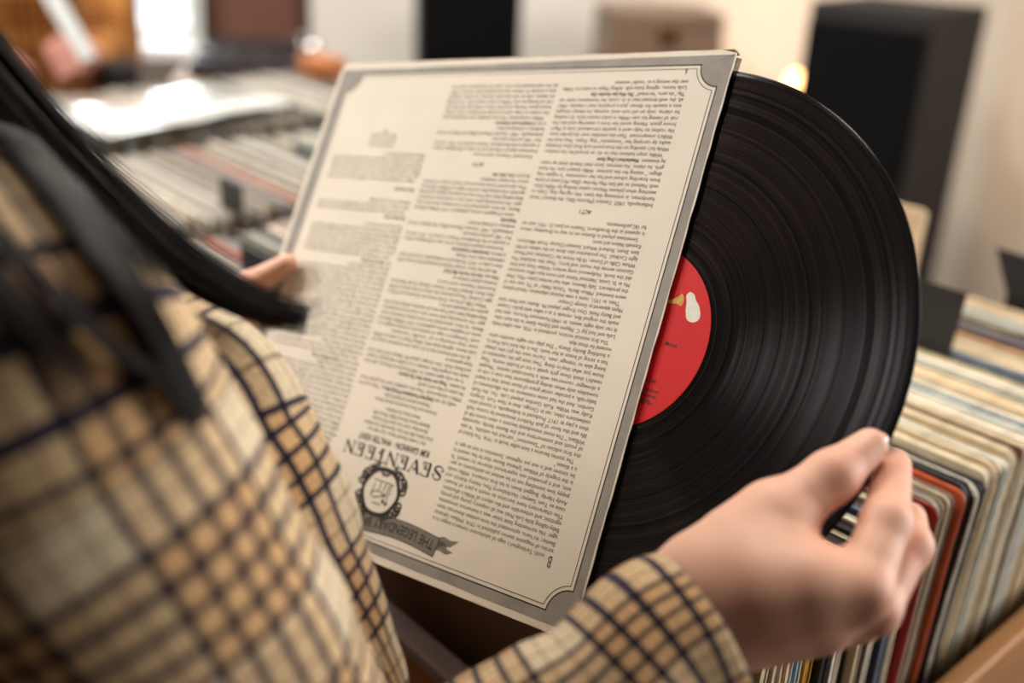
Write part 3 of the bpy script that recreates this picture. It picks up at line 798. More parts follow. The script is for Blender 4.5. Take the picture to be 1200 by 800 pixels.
C1 = """ooth Tarkington's saga of adolescent romance began in a
series of magazine stories published in 1914. William Sylvanus
Baxter, its hero, epitomized the love-smitten American teen-
ager. His tormenting little sister was a humorous annoyance.
Baby-talking little Lola Pratt was all coquetry, plump and pretty,
egotistic and unbearable and the object of Willie's affections.
The characters have become as much a part of Ameri-
cana as Tom Sawyer, Huckleberry Finn, Henry Aldrich and
Andy Hardy. Bogged down in his first romance, Willie made
puppy love something not to be wished on adolescents or par-
ents, and it provoked one experienced observer to remark: "It
is the tragedy of William Sylvanus Baxter that he has ceased to
be sixteen and is not yet eighteen. Seventeen is not an age, it
is a disease."|
>The stories became a best-seller book in 1916. The foiled of
the first edition of "Seventeen" carried the subtitle, "A tale
of youth and summertime and the Baxter family, especially
William." The novel immediately became a silent movie full of
life and the favor of Jack Pickford devastated by Louise Huff,
then a play in 1917. Produced in Indianapolis, it toured other
midwestern cities, ran in Chicago, then in New York. Gregory
Kelly was Willie. Ruth Gordon played Lola. Yes, the Ruth
Gordon. And she had some comments on the effectiveness of
baby-talk, a peculiar social grace of those times that is heard
nowadays only when doting grandparents lean over a crib or
a dowager converses with a hand-sized canine. "People
needn't think these girls speak a lot of foolish words. They
know just what they're doing. They soon get the reputation of
being able to 'manage' men. You've seen the girl who always
has a string of beaux at her heels. She is the kind Lola Pratt is,
a budding Becky Sharp." The play ran eight months--phe-
nomenal for those days.|
>The first musical version, produced in 1926, was called Hello
Lola and had Jay C. Flippen and Edythe Baker in the lead roles.
It ran only eight weeks. In 1940 Paramount Pictures, who had
made the original film, remade it as a talkie with Jackie Cooper
and Betty Field. Otto Kruger played Mr. Baxter and Peter Lind
Hayes appeared as George Crooper.|
>Then, in 1951, came a new musical adaptation. Noted talents
were involved. Milton Berle, "Uncle Miltie" of TV, was one of
the producers. Sally Benson, who had written Junior Miss, Meet
Me in St. Louis, National Velvet and more box-office successes
did the book. Hollywood song writers Walter Kent and Kim
Gannon wrote the music and lyrics. Their hits included The
White Cliffs of Dover, I'll Be Home for Christmas and Moon-
light Cocktail. The production also drew on the talents of Wil-
liam Short, Richard Whorf, Stewart Chaney, Frank Albertson,
Kenneth Nelson and more.|
>Seventeen played in Boston on its way to Broadway, where
it opened at the Broadhurst Theatre on June 21, 1951, and ran
for 182 performances.|
=
*ACT I
=
Indianapolis, 1907. Genesis (Maurice Ellis), the Baxters' hired
handyman, is trimming the lawn. His rag-tag dog, Clem, is
watching when Johnnie Watson comes looking for Willie (Ken-
neth Nelson) to tell him May Parcher (Ellen McCown) is home
from boarding school and has her roommate, "a regular ring
dinger," visiting for the summer. Willie doesn't care. He hates
girls, he claims. No interest. Soon their friends show up meet-
#ing downtown.  Weatherbee's Drug Store
>Willie stays behind--has to do an errand for his mother.
While he's standing on the front porch Lola Pratt (Ann Crowley)
walks by carrying her "sweetums" dog, Flopit. They look for
Willie's unimpressed. Then she stumbles over the garden hose.
He rushes to help--and is quickly introduced. Lola is May's
house guest. Having saved her from a watering--and also the
risk of ruining his suit--Willie is Lola's instant hero. It's nothing
he claims, only an old suit--and, anyway, he always changes
into a tuxedo for dinner. Just a property man's manner. After
all, the well-dressed men in St. Louis, her hometown, never eat
#"Flip," she purrs, "we indeed!"  This Was Just Another Day
Lola leaves, sighing baby-talk, telling Flopit to wave to Willie
over that evening is an "ooofle" sweetest.|""".split('\n')
PITCH = 3.57
def column(lines, x0, x1, t0, pitch, size, m, ink, first_ind=0.0):
    mb = MB(); hb = MB(); t = t0
    for i, ln in enumerate(lines):
        if ln == '=': t += pitch * .75; continue
        hb = MB()
        last = ln.endswith('|'); s = ln.rstrip('|'); y = -(t)
        if s.startswith('*'):
            s = s[1:]; w = width(s, size * 1.05, .012) * .9
            put(hb, s, (x0 + x1) / 2 - w / 2, y, size * 1.05, .00012, sx=.9, bold=.014, slant=.2)
        elif s.startswith('#'):
            p_, q_ = s[1:].rsplit('  ', 1) if '  ' in s else ('', s[1:])
            x = put(mb, p_ + ' ', x0, y, size, .00012, sx=.78) if p_ else x0
            put(hb, q_, x, y, size, .00012, sx=.8, bold=.012, slant=.2)
        elif s.startswith('^'):
            s = s[1:]; w = width(s, size) * .8; put(mb, s, (x0 + x1) / 2 - w / 2, y, size, .00012, sx=.8)
        else:
            ind = 3.0 if s.startswith('>') else 0.0
            if i == 0: ind += first_ind
            justify(mb, s.lstrip('>'), x0, x1, y, size, .00012, last=last, ind=ind)
        if hb.v: hb.build('printed_heading', ink, cover)
        t += pitch
    if mb.v: mb.build('printed_column', m, cover)
    return t
column(C1, 24.5, 109, 35.5, PITCH, 3.35, MT['softink'], MT['ink'], first_ind=4.5)
mb = MB(); put(mb, 'B', 23.6, -35.5, 8.5, .00012, sx=.6, bold=.01); put(mb, '6', 27, -304.2, 4.2, .00012, sx=.8); mb.build('printed_initial', MT['softink'], cover)
# the two blurred columns: their legible headings, body copy in the manner of the first
BODY = [l.lstrip('>').rstrip('|') for l in C1 if l and l[0] not in '=*#']
rb = random.Random(12)
def body(n): 
    k = rb.randrange(len(BODY) - 1); o = []
    for i in range(n): o.append(BODY[(k + i) % len(BODY)])
    o[-1] = o[-1][:int(len(o[-1]) * .55)] + '|'; o[0] = '>' + o[0]
    return o
L2 = body(3) + ['#the summer.  Things Are Gonna Hum This Summer'] + body(4) + body(9) + body(5) + ['#Willie says.  How Do You Do, Miss Pratt?'] + body(3) + ['#so does he.  Summertime Is Summertime'] + body(5) + ['#  Reciprocity'] + body(7) + ['#the porch.  Ooh, Ooh, Ooh'] + ['=', '*ACT II', '='] + body(6) + ['#to her.  A Headache and a Heartache'] + body(9) + ['#now.  Ooh, Ooh, Ooh, What You Do to Me'] + body(2)
column(L2[:58], 113.5, 200, 99, 3.5, 3.3, MT['softink'], MT['ink'])
L3 = body(14) + ['#and so it goes.  I Could Get Married Today'] + body(18) + ['#ends.  After All, It\'s Spring'] + body(7) + ['='] + ['#  The Hoosier Way'] + body(3) + ['=', '='] + ['#  Finale: Seventeen'] + ['=='[:1]] + body(6) + ['='] + ['^Produced for records', '^Recorded in New York', '^Original cast recording', '^1951']
column(L3, 204, 293, 60, 3.5, 3.3, MT['softink'], MT['ink'])
# title block
mb = MB()
CAST = ['Ann Crowley, Kenneth Nelson, Frank Albertson', 'Doris Dalton, Ellen McCown, Maurice Ellis, Dick Kallman', 'Bonnie Brae, Carol Cole, Sherry McCutcheon', 'Elizabeth Pacetti, Harrison Muller, Maurice Ellis', 'Alonzo Bosan, Dick Kallman',
        'Orchestra and Chorus directed by Vincent Travers', 'Musical production by Dania Krupska', 'Remastered by Engineer: Edward Laine']
for i, s in enumerate(CAST):
    w = width(s, 3.3) * .76; put(mb, s, 155 - w / 2, -(73.2 + i * 3.45 + (1.2 if i > 4 else 0)), 3.3, .00012, sx=.76)
mb.build('printed_column', MT['softink'], cover)
mb = MB(); s = 'KIM GANNON \u00b7 WALTER KENT'
k = 60 / width(s, 5.5, .014); put(mb, s, 125, -68.9, 5.5, .00012, sx=k, bold=.014); mb.build('printed_heading', MT['ink'], cover)
# big title in thin-and-thick capitals
def stroke(mb, pts, w, z=.00012, T=None):
    """flat ribbon along pts (mm, y up) with widths w"""
    n = len(pts); ws = w if isinstance(w, (list, tuple)) else [w] * n
    L = []; Rr = []
    for i in range(n):
        p, q = pts[max(i - 1, 0)], pts[min(i + 1, n - 1)]
        dx, dy = q[0] - p[0], q[1] - p[1]; l = math.hypot(dx, dy) or 1; nx, ny = -dy / l, dx / l
        L.append((pts[i][0] + nx * ws[i] / 2, pts[i][1] + ny * ws[i] / 2)); Rr.append((pts[i][0] - nx * ws[i] / 2, pts[i][1] - ny * ws[i] / 2))
    f = T or (lambda x, y, z_: (x * .001, y * .001, z_))
    mb.add([f(x, y, z) for x, y in L] + [f(x, y, z) for x, y in Rr], [(i, i + 1, n + i + 1, n + i)[::-1] for i in range(n - 1)])
stroke_ = stroke
def curl(cx, cy, r, a0, turns, n=14):
    return [(cx + r * (1 - .7 * i / n) * math.cos(a0 + turns * 2 * math.pi * i / n), cy + r * (1 - .7 * i / n) * math.sin(a0 + turns * 2 * math.pi * i / n)) for i in range(n + 1)]
def cap(mb, c, x_, y, h):
    TH, tn = 1.7, .62; x = 0.0
    def stroke(mb_, pts, w): stroke_(mb_, [(x_ + q[0] * 1.2, q[1]) for q in pts], w)
    if c == 'E':
        stroke(mb, [(x + 1.6, y), (x + 1.6, y + h)], TH)
        for yy in (0, .5, 1): stroke(mb, [(x + 1.0, y + h * yy), (x + 6.2 - (1.2 if yy == .5 else 0), y + h * yy)], tn)
        for yy, d in ((0, 1), (1, -1)): stroke(mb, [(x + 6.2, y + h * yy), (x + 6.2, y + h * yy + d * 1.7)], tn)
        stroke(mb, curl(x + 4.4, y + h * .27, 1.3, .6, 1.1), tn)
    elif c == 'N':
        stroke(mb, [(x + .9, y), (x + .9, y + h)], tn); stroke(mb, [(x + 6.4, y), (x + 6.4, y + h)], tn); stroke(mb, [(x + .8, y + h), (x + 6.5, y)], TH)
        stroke(mb, [(x, y), (x + 2, y)], tn); stroke(mb, [(x - .3, y + h), (x + 1.2, y + h)], tn); stroke(mb, [(x + 5.4, y + h), (x + 7.4, y + h)], tn)
    elif c == 'V':
        stroke(mb, [(x + .4, y + h), (x + 3.5, y)], TH); stroke(mb, [(x + 3.5, y), (x + 6.6, y + h)], tn)
        stroke(mb, [(x - .6, y + h), (x + 1.6, y + h)], tn); stroke(mb, [(x + 5.6, y + h), (x + 7.6, y + h)], tn)
        stroke(mb, curl(x + 3.4, y + h * .72, 1.1, 2, 1), tn)
    elif c == 'T':
        stroke(mb, [(x + 3.4, y), (x + 3.4, y + h)], TH); stroke(mb, [(x, y + h), (x + 6.8, y + h)], tn + .1); stroke(mb, [(x + 2, y), (x + 4.8, y)], tn)
        stroke(mb, [(x + .1, y + h), (x + .1, y + h - 1.9)], tn); stroke(mb, [(x + 6.7, y + h), (x + 6.7, y + h - 1.9)], tn)
        stroke(mb, curl(x + 5.0, y + h * .25, 1.1, .6, 1.1), tn)
    elif c == 'S':
        P = catmull([(x + 6.0, y + h * .80), (x + 4.4, y + h * 1.0), (x + 1.9, y + h * .92), (x + 1.5, y + h * .68), (x + 3.6, y + h * .5), (x + 5.9, y + h * .3), (x + 5.2, y + h * .05), (x + 2.6, y), (x + .6, y + h * .2), (x + 1.2, y + h * .34), (x + 2.2, y + h * .26)], 6)
        n = len(P); stroke(mb, [tuple(q) for q in P], [tn + (TH - tn) * math.exp(-((i / (n - 1) - .42) / .18) ** 2) for i in range(n)])
        stroke(mb, [tuple(q) for q in catmull([(x + 6.0, y + h * .80), (x + 6.6, y + h * .68), (x + 5.4, y + h * .66)], 5)], tn)
mb = MB(); x = 110.5
for c in 'SEVENTEEN':
    cap(mb, c, x, -62.4, 7.6); x += 9.35
mb.build('printed_title', MT['ink'], cover)
# crest: round wreath with a sketch of two figures at a piano inside, scroll ornaments, and the ribbon below it
EC = (153.5, -38.5)
mb = MB(); ob_ = MB(); n = 60
def ell(r1, r2, wob=0.0): return [(EC[0] + (r1 + wob * math.cos(6 * a)) * math.cos(a), EC[1] + (r2 + wob * math.cos(6 * a)) * math.sin(a)) for a in [2 * math.pi * i / n for i in range(n + 1)]]
stroke(mb, ell(14.6, 13.4, .22), 2.7); 
for sx_, sy_ in ((1, 1), (-1, 1), (1, -1), (-1, -1)):
    for k in range(6):
        a = .30 + .16 * k; cx, cy = EC[0] + sx_ * (17.2 + .6 * (k % 3)) * math.cos(a - .2 + .05 * k), EC[1] + sy_ * (15.4 + .6 * (k % 2)) * math.sin(a)
        pts = curl(cx, cy, 3.3 - .3 * k, k * .9, 1.2, 10); stroke(mb, pts, 1.3)
stroke(mb, [(EC[0] - 3.4, EC[1] - 11.6), (EC[0] - 1.2, EC[1] - 9.8), (EC[0], EC[1] - 11), (EC[0] + 1.2, EC[1] - 9.8), (EC[0] + 3.4, EC[1] - 11.6)], 1.6)
sk = [[(-5, 1), (4, 4), (7, 3), (7, 2)], [(7, 3), (6, -4)], [(-5, 1), (-6, -5)], [(-5, 1), (3, -.5), (6.5, 1.4)], [(1, -1), (1.4, -6)], [(-7, 4), (-6.2, 1.5), (-8, -1), (-6.8, -5), (-9, -5.4)], [(-4.2, 3.4), (-3.2, 1), (-1, 2.2)], [(-2, -1), (-3, -5.5)], [(-8.5, -6), (7.5, -6.2)], [(-3, 7), (4, 7)]]
for s_ in sk: stroke(mb, [(EC[0] + p[0], EC[1] + p[1]) for p in s_], .55)
for c_ in ((-6.8, 5.4), (-4.1, 4.6)): stroke(mb, curl(EC[0] + c_[0], EC[1] + c_[1], 1.1, 0, 1.3, 10), .8)
mb.build('printed_crest', MT['ink'], cover)
rb_ = MB()
def wave(x): return -19.6 - 2.2 * math.sin((x - 100) / 60 * math.pi)
def ribT(x, y, z): 
    d = (wave(x + .5) - wave(x - .5)); l = math.hypot(1, d)
    return ((x - d / l * y) * .001, (wave(x) + y / l) * .001, z)
xs = [100 + 110 * i / 60 for i in range(61)]
stroke(rb_, [(x_, 0) for x_ in xs], 10.6, z=.00006, T=ribT)
stroke(rb_, [(101, wave(101) - 2.5), (96, wave(100) - 4.6), (91, wave(100) - 4.4), (86, wave(100) - 7.0)], [6, 5, 3.6, .3], z=.00005)
stroke(rb_, [(101, wave(101) - 1.5), (96, wave(100) - 1.6), (92, wave(100) + .4), (88, wave(100) - .4)], [6, 5, 3, .3], z=.00005)
rb_.build('printed_ribbon', MT['ribbon'], cover)
mb = MB()
for q in (-5.3, 5.3): stroke(mb, [(x_, q) for x_ in xs], .45, z=.0001, T=ribT)
stroke(mb, [(100, -5.3), (100, 5.3)], .6, z=.0001, T=ribT)
s = 'THE LEGENDARY BROADWAY MUSICAL'
put(mb, s, 102.5, -2.8, 7.8, .00013, sx=.80, bold=.012, T=ribT)
mb.build('ribbon_lettering', MT['ink'], cover)

# ------------------------------------------------------------------ the vinyl record half out of the cover
CU, CV = .2926, .1596
RROT = Matrix((cd(RU), cd(-RV), cd(-RN))).transposed()
vin = empty('vinyl_record', cw(sleeve_cam(CU, CV, .0034)), RROT, label='black vinyl record with red label sliding out of the cream cover', cat='vinyl record')
def vinyl_mat():
    m, nt, p = new_mat('black_vinyl')
    tc = nt.nodes.new('ShaderNodeTexCoord'); sp = nt.nodes.new('ShaderNodeSeparateXYZ'); nt.links.new(tc.outputs['Object'], sp.inputs[0])
    cb = nt.nodes.new('ShaderNodeCombineXYZ'); nt.links.new(sp.outputs['X'], cb.inputs['X']); nt.links.new(sp.outputs['Y'], cb.inputs['Y'])
    ln = nt.nodes.new('ShaderNodeVectorMath'); ln.operation = 'LENGTH'; nt.links.new(cb.outputs[0], ln.inputs[0])
    # roughness by radius: smooth dead wax and lead-in, silky grooves with shiny gaps between the tracks
    d = nt.nodes.new('ShaderNodeMath'); d.operation = 'DIVIDE'; d.inputs[1].default_value = .151; nt.links.new(ln.outputs['Value'], d.inputs[0])
    r = nt.nodes.new('ShaderNodeValToRGB'); r.color_ramp.interpolation = 'LINEAR'
    e = r.color_ramp.elements; e[0].position = 0; e[0].color = (.14,) * 3 + (1,); e[1].position = .415; e[1].color = (.14,) * 3 + (1,)
    g = .33
    for a_, b_, v in ((.42, .515, .165), (.525, .60, .18), (.605, .70, .165), (.71, .775, .185), (.785, .86, .17), (.87, .955, .18)):
        x = e.new(a_); x.color = (v, v, v, 1); x = e.new(b_); x.color = (v, v, v, 1)
        x = e.new(b_ + .004); x.color = (.10, .10, .10, 1)
    x = e.new(.985); x.color = (.2, .2, .2, 1)
    nt.links.new(d.outputs[0], r.inputs['Fac']); nt.links.new(r.outputs['Color'], p.inputs['Roughness'])
    # fine groove ripple as a radial wave
    wv = nt.nodes.new('ShaderNodeTexNoise'); wv.noise_dimensions = '1D'; wv.inputs['Scale'].default_value = 900; wv.inputs['Detail'].default_value = 3
    nt.links.new(ln.outputs['Value'], wv.inputs['W'])
    r3 = nt.nodes.new('ShaderNodeValToRGB'); r3.color_ramp.elements[0].color = (.004, .004, .0045, 1); r3.color_ramp.elements[1].color = (.009, .0085, .009, 1)
    r3.color_ramp.elements[0].position = .35; r3.color_ramp.elements[1].position = .65
    nt.links.new(wv.outputs['Fac'], r3.inputs['Fac']); nt.links.new(r3.outputs['Color'], p.inputs['Base Color'])
    an = nt.nodes.new('ShaderNodeMapRange'); an.inputs[1].default_value = .40; an.inputs[2].default_value = .43; an.inputs[3].default_value = 0; an.inputs[4].default_value = 1.0
    nt.links.new(d.outputs[0], an.inputs[0]); nt.links.new(an.outputs[0], p.inputs['Anisotropic'])
    p.inputs['Anisotropic Rotation'].default_value = .25
    tg = nt.nodes.new('ShaderNodeTangent'); tg.direction_type = 'RADIAL'; tg.axis = 'Z'; nt.links.new(tg.outputs[0], p.inputs['Tangent'])
    n2 = nt.nodes.new('ShaderNodeTexNoise'); n2.noise_dimensions = '1D'; n2.inputs['Scale'].default_value = 260; n2.inputs['Detail'].default_value = 6; n2.inputs['Roughness'].default_value = .75
    nt.links.new(ln.outputs['Value'], n2.inputs['W'])
    sr_ = nt.nodes.new('ShaderNodeMapRange'); sr_.inputs[1].default_value = .35; sr_.inputs[2].default_value = .65; sr_.inputs[3].default_value = .02; sr_.inputs[4].default_value = .27
    nt.links.new(n2.outputs['Fac'], sr_.inputs[0]); nt.links.new(sr_.outputs[0], p.inputs['Specular IOR Level'])
    return m
R_ = .1505
mb = MB()
prof = [(.0036, -.0008), (.0036, .0008), (.0508, .0008), (.0512, .0006)]
for rr_ in (.0536, .0562, .0588, .0606):
    prof += [(rr_ - .0004, .0006), (rr_, .00066), (rr_ + .0004, .0006)]
prof += [(.0625, .0006), (.1462, .0006), (.1468, .0008), (R_ - .0009, .0008), (R_, .0001), (R_, -.0001), (R_ - .0009, -.0008), (.1468, -.0008), (.1462, -.0006), (.0512, -.0006), (.0508, -.0008), (.0036, -.0008)]
mb.lathe(prof, 256); disc = mb.build('disc', vinyl_mat(), vin)
for p_ in disc.data.polygons: p_.use_smooth = True
LABM = mat('red_label_paper', (198, 22, 26), .55, noise_amt=.06, noise_scale=30, spec=.25)
lb = MB(); lb.lathe([(.0036, .0008), (.0036, .00095), (.0499, .00095), (.0503, .0009), (.0503, .0008)], 128); lbo = lb.build('label', LABM, vin, label='red paper centre label')
lb2 = MB(); lb2.lathe([(.0036, -.0008), (.0036, -.00095), (.0499, -.00095), (.0503, -.0009), (.0503, -.0008)], 128); lb2.build('label', LABM, vin)
def rl(x, y):                        # photo pixel -> label plane (metres, x along u, y up the cover)
    u, v = uv_of(x, y); return (u * .001 - CU, -(v * .001 - CV))
def poly(mb, pts, z):
    mb.add([(x, y, z) for x, y in pts], [tuple(range(len(pts)))])
emb = MB()
pear = [rl(*q) for q in [(806, 340), (811, 343), (813, 350), (817, 358), (818, 368), (815, 374), (808, 376), (802, 372), (801, 362), (802, 352), (802, 344)]]
poly(emb, [tuple(q) for q in catmull([list(q) for q in pear + pear[:1]], 4)][:-1], .00100)
emb.build('printed_figure', mat('white_ink', (222, 218, 206), .5, noise_amt=.1, noise_scale=300), lbo)
horn = MB(); poly(horn, [rl(*q) for q in [(770, 352), (782, 350), (792, 346), (797, 342), (799, 347), (798, 354), (795, 357), (790, 354), (782, 353.5), (770, 355)]], .00100)
horn.build('printed_horn', mat('gold_ink', (206, 160, 58), .4, noise_amt=.3, noise_scale=500), lbo)
tx = MB(); b0_ = rl(766, 400); b1_ = rl(789, 405.5); ang = math.atan2(b1_[1] - b0_[1], b1_[0] - b0_[0])
def lab_text(s, px_, size, right=True):
    bx_, by_ = rl(*px_); w = width(s, size, .02) * .9
    def T(x, y, z):
        ca, sa = math.cos(ang), math.sin(ang); x, y = x * .001, y * .001
        return (bx_ + x * ca - y * sa, by_ + x * sa + y * ca, z)
    put(tx, s, -w if right else 0, 0, size, .00100, sx=.9, bold=.02, T=T)
lab_text('Mono', (790, 406), 3.4); lab_text('Original Cast', (766, 447.5), 2.7)
for s_, p_ in (('All rights of the producer', (769, 460)), ('and of the owner reserved', (765, 466)), ('Unauthorized copying', (758, 470)), ('prohibited under the', (761, 474))): lab_text(s_, p_, 2.5)
tx.build('printed_text', MT['ink'], lbo)
bpy.data.objects.remove(to_)
# ------------------------------------------------------------------ people
import openvdb
from mathutils.bvhtree import BVHTree
def cap_d(P, a, b, ra, rb):
    a = np.array(a, np.float32); b = np.array(b, np.float32); ab = b - a; L2 = float(ab @ ab) + 1e-12
    q = P - a; h = np.clip((q @ ab) / L2, 0, 1)
    return np.linalg.norm(q - h[..., None] * ab, axis=-1) - (ra + h * (rb - ra))
def ell_d(P, c, R3, r):
    q = (P - np.array(c, np.float32)) @ np.array(R3, np.float32)
    r = np.array(r, np.float32); k0 = np.linalg.norm(q / r, axis=-1); k1 = np.linalg.norm(q / (r * r), axis=-1)
    return k0 * (k0 - 1) / np.maximum(k1, 1e-6)
def smin(a, b, k):
    h = np.clip(.5 + .5 * (b - a) / k, 0, 1); return b + (a - b) * h - k * h * (1 - h)
def iso(fn, lo, hi, vox):
    lo = np.array(lo, np.float32); hi = np.array(hi, np.float32)
    n = np.ceil((hi - lo) / vox).astype(int) + 1
    g = np.stack(np.meshgrid(*[np.arange(k, dtype=np.float32) * vox + l for k, l in zip(n, lo)], indexing='ij'), -1)
    d = fn(g).astype(np.float32)
    grid = openvdb.FloatGrid(float(vox * 3)); grid.copyFromArray(np.clip(d, -3 * vox, 3 * vox))
    pts, quads = grid.convertToQuads(isovalue=0.0)
    return [Vector(p) for p in (pts * vox + lo)], [tuple(int(i) for i in q)[::-1] for q in quads]
def prims_box(pr, pad):
    c = np.array([p for q in pr for p in (q[0], q[1])]); r = max(max(q[2], q[3]) for q in pr) + pad
    return c.min(0) - r, c.max(0) + r
def chain(pts, rad): return [(tuple(pts[i]), tuple(pts[i + 1]), rad[i], rad[i + 1]) for i in range(len(pts) - 1)]
def group_d(P, pr, k):
    d = None
    for a, b, ra, rb in pr:
        e = cap_d(P, a, b, ra, rb); d = e if d is None else smin(d, e, k)
    return d
def hand_mesh(palm, fingers, vox=.0011, kp=.012, kf=.008):
    lo, hi = prims_box(palm + [q for f in fingers for q in f], .004)
    def fn(P):
        base = group_d(P, palm, kp); out = None
        for f in fingers:
            e = smin(base, group_d(P, f, .005), kf); out = e if out is None else smin(out, e, .0014)
        return out
    return iso(fn, lo, hi, vox)
def head_parts(c, Fd, Rd, Ud, nk, s=1.0):
    """skull, jaw, nose, lips, brow, ears: returns a distance function and its box"""
    R3 = np.array([Rd, Fd, Ud]).T
    def at(x, y, z): return np.array(c) + R3 @ np.array([x, y, z]) * s
    def fn(P):
        d = ell_d(P, at(0, -.012, .03), R3, np.array([.074, .092, .086]) * s)
        d = smin(d, ell_d(P, at(0, .022, -.035), R3, np.array([.058, .066, .074]) * s), .03)
        d = smin(d, ell_d(P, at(0, .062, -.092), R3, np.array([.022, .02, .018]) * s), .02)
        d = smin(d, cap_d(P, at(-.03, .074, .018), at(.03, .074, .018), .009 * s, .009 * s), .012)
        for q in (-1, 1):
            e = ell_d(P, at(q * .031, .092, .0), R3, np.array([.016, .014, .011]) * s); d = -smin(-d, e, .008)
            d = smin(d, ell_d(P, at(q * .040, .062, -.028), R3, np.array([.02, .018, .016]) * s), .014)
            d = smin(d, ell_d(P, at(q * .078, -.006, -.006), R3, np.array([.008, .018, .031]) * s), .004)
        d = smin(d, cap_d(P, at(0, .080, .008), at(0, .102, -.034), .006 * s, .011 * s), .008)
        for q in (-1, 1): d = smin(d, ell_d(P, at(q * .010, .092, -.037), R3, np.array([.008, .009, .007]) * s), .004)
        d = smin(d, ell_d(P, at(0, .086, -.060), R3, np.array([.024, .010, .006]) * s), .004)
        d = smin(d, ell_d(P, at(0, .084, -.070), R3, np.array([.021, .010, .007]) * s), .004)
        d = smin(d, cap_d(P, at(0, -.03, -.05), nk, .050 * s, .054 * s), .03)
        return d
    return fn, at, R3
def person(name, J, Fd, label, hands, height_scale=1.0, head_tilt=0.0):
    """one continuous skin surface: torso, limbs, head and hands; J = world joints"""
    t = empty(name, (J['pelvis'].x, J['pelvis'].y, 0), label=label, cat='person')
    U = Vector((0, 0, 1)); Rd = Fd.cross(U).normalized()
    Fh = (Fd * math.cos(head_tilt) - U * math.sin(head_tilt)).normalized(); Uh = Rd.cross(Fh)
    hf, at, R3 = head_parts(J['head'], Fh, Rd, Uh, np.array(J['neck'] - U * .03))
    v = lambda p: tuple(p)
    pr = []
    mid = (J['pelvis'] + J['neck']) / 2
    tor = [(v(J['pelvis'] - Rd * .06), v(J['pelvis'] + Rd * .06), .075, .075), (v(mid - Rd * .05), v(mid + Rd * .05), .066, .066),
           (v(J['neck'] - U * .17 - Rd * .055 + Fd * .008), v(J['neck'] - U * .17 + Rd * .055 + Fd * .008), .066, .066), (v(J['shr'] * .66 + J['neck'] * .34 - U * .045), v(J['shl'] * .66 + J['neck'] * .34 - U * .045), .034, .034),
           (v(J['neck'] - U * .05), v(J['head'] - U * .05 - Fd * .02), .052, .048)]
    for s in 'rl':
        tor += [(v(J['sh' + s]), v(J['el' + s]), .034, .030), (v(J['el' + s]), v(J['wr' + s]), .033, .021)]
        tor += [(v(J['hip' + s]), v(J['kn' + s]), .078, .05), (v(J['kn' + s]), v(J['an' + s]), .05, .034), (v(J['an' + s] - U * .03), v(J['an' + s] - U * .045 + Fd * .12), .03, .024)]
    lo, hi = prims_box(tor, .02); hi[2] = max(hi[2], J['head'].z + .16)
    lo[:2] = np.minimum(lo[:2], np.array(J['head'])[:2] - .16); hi[:2] = np.maximum(hi[:2], np.array(J['head'])[:2] + .16)
    V, Q = iso(lambda P: smin(group_d(P, tor, .03), hf(P), .02), lo, hi, .008)
    for hv, hq in hands:
        n = len(V); V = V + hv; Q = Q + [tuple(i + n for i in q) for q in hq]
    return t, V, Q, at, R3
def skin_obj(t, V, Q, m):
    o = mesh_obj('body', V, Q, m, t, smooth=True, world=True)
    bm = bmesh.new(); bm.from_mesh(o.data); bmesh.ops.recalc_face_normals(bm, faces=bm.faces); bm.to_mesh(o.data); bm.free()
    return o
def face_parts(t, at, R3):
    for q in (-1, 1):
        T = Matrix.Translation(Vector(at(q * .031, .0735, .0))) @ Matrix(R3.tolist()).to_4x4() @ Matrix.Rotation(-math.pi / 2, 4, 'X')
        e = MB(); e.lathe([(.0001 + .0115 * math.sin(math.pi * i / 10), .0115 * -math.cos(math.pi * i / 10)) for i in range(11)], 20, T=T)
        o = mesh_obj('eye', e.v, e.f, MT['eye'], t, smooth=True, world=True)
        i_ = MB(); i_.lathe([(.0001, .0122), (.0035, .0119), (.0052, .0108), (.0054, .0102)], 16, T=T); mesh_obj('iris', i_.v, i_.f, MT['iris'], o, world=True)
    l = MB(); l.tube([at(-.021, .088, -.063), at(-.008, .0955, -.061), at(0, .0965, -.062), at(.008, .0955, -.061), at(.021, .088, -.063)], [.001, .0035, .003, .0035, .001], 10)
    l.tube([at(-.019, .088, -.066), at(-.008, .094, -.070), at(0, .095, -.0708), at(.008, .094, -.070), at(.019, .088, -.066)], [.001, .004, .0045, .004, .001], 10)
    mesh_obj('lips', l.v, l.f, MT['lip'], t, smooth=True, world=True)
def cloth_tube(name, ctrl, m, parent, per=8, n=48, ref=None, wr=.003, fr=(28, 6), seed=0, cuff=False, phase=(0, 0), caps=True):
    """garment tube; ctrl rows: world x, y, z, ra, rb"""
    rows = catmull(ctrl, per)
    pts = [Vector(r[:3]) for r in rows]; rad = [(max(r[3], .004), max(r[4], .004)) for r in rows]
    if cuff:
        d = (pts[-1] - pts[-2]).normalized()
        pts += [pts[-1] + d * .001, pts[-1] - d * .012]; rad += [(rad[-1][0] - .0025, rad[-1][1] - .0025), (rad[-1][0] - .004, rad[-1][1] - .004)]
    def bump(p, th, L):
        return wr * (noise.noise(Vector((p.x * fr[0] + seed, p.y * fr[0], p.z * fr[0]))) + .6 * noise.noise(Vector((L * fr[0] * 2 + seed, th * 1.2, seed))))
    vs, fs, at_ = loft(pts, rad, n, ref=ref, bump=bump, caps=caps)
    at_ = [(a_ + phase[0] + 1.0, b_ + phase[1] + 1.0, 0) for a_, b_, c_ in at_]
    o = mesh_obj(name, vs, fs, m, parent, smooth=True, attr=at_, world=True)
    return o, vs, fs
def row(p, ra, rb=None): return [p.x, p.y, p.z, ra, rb if rb is not None else ra]
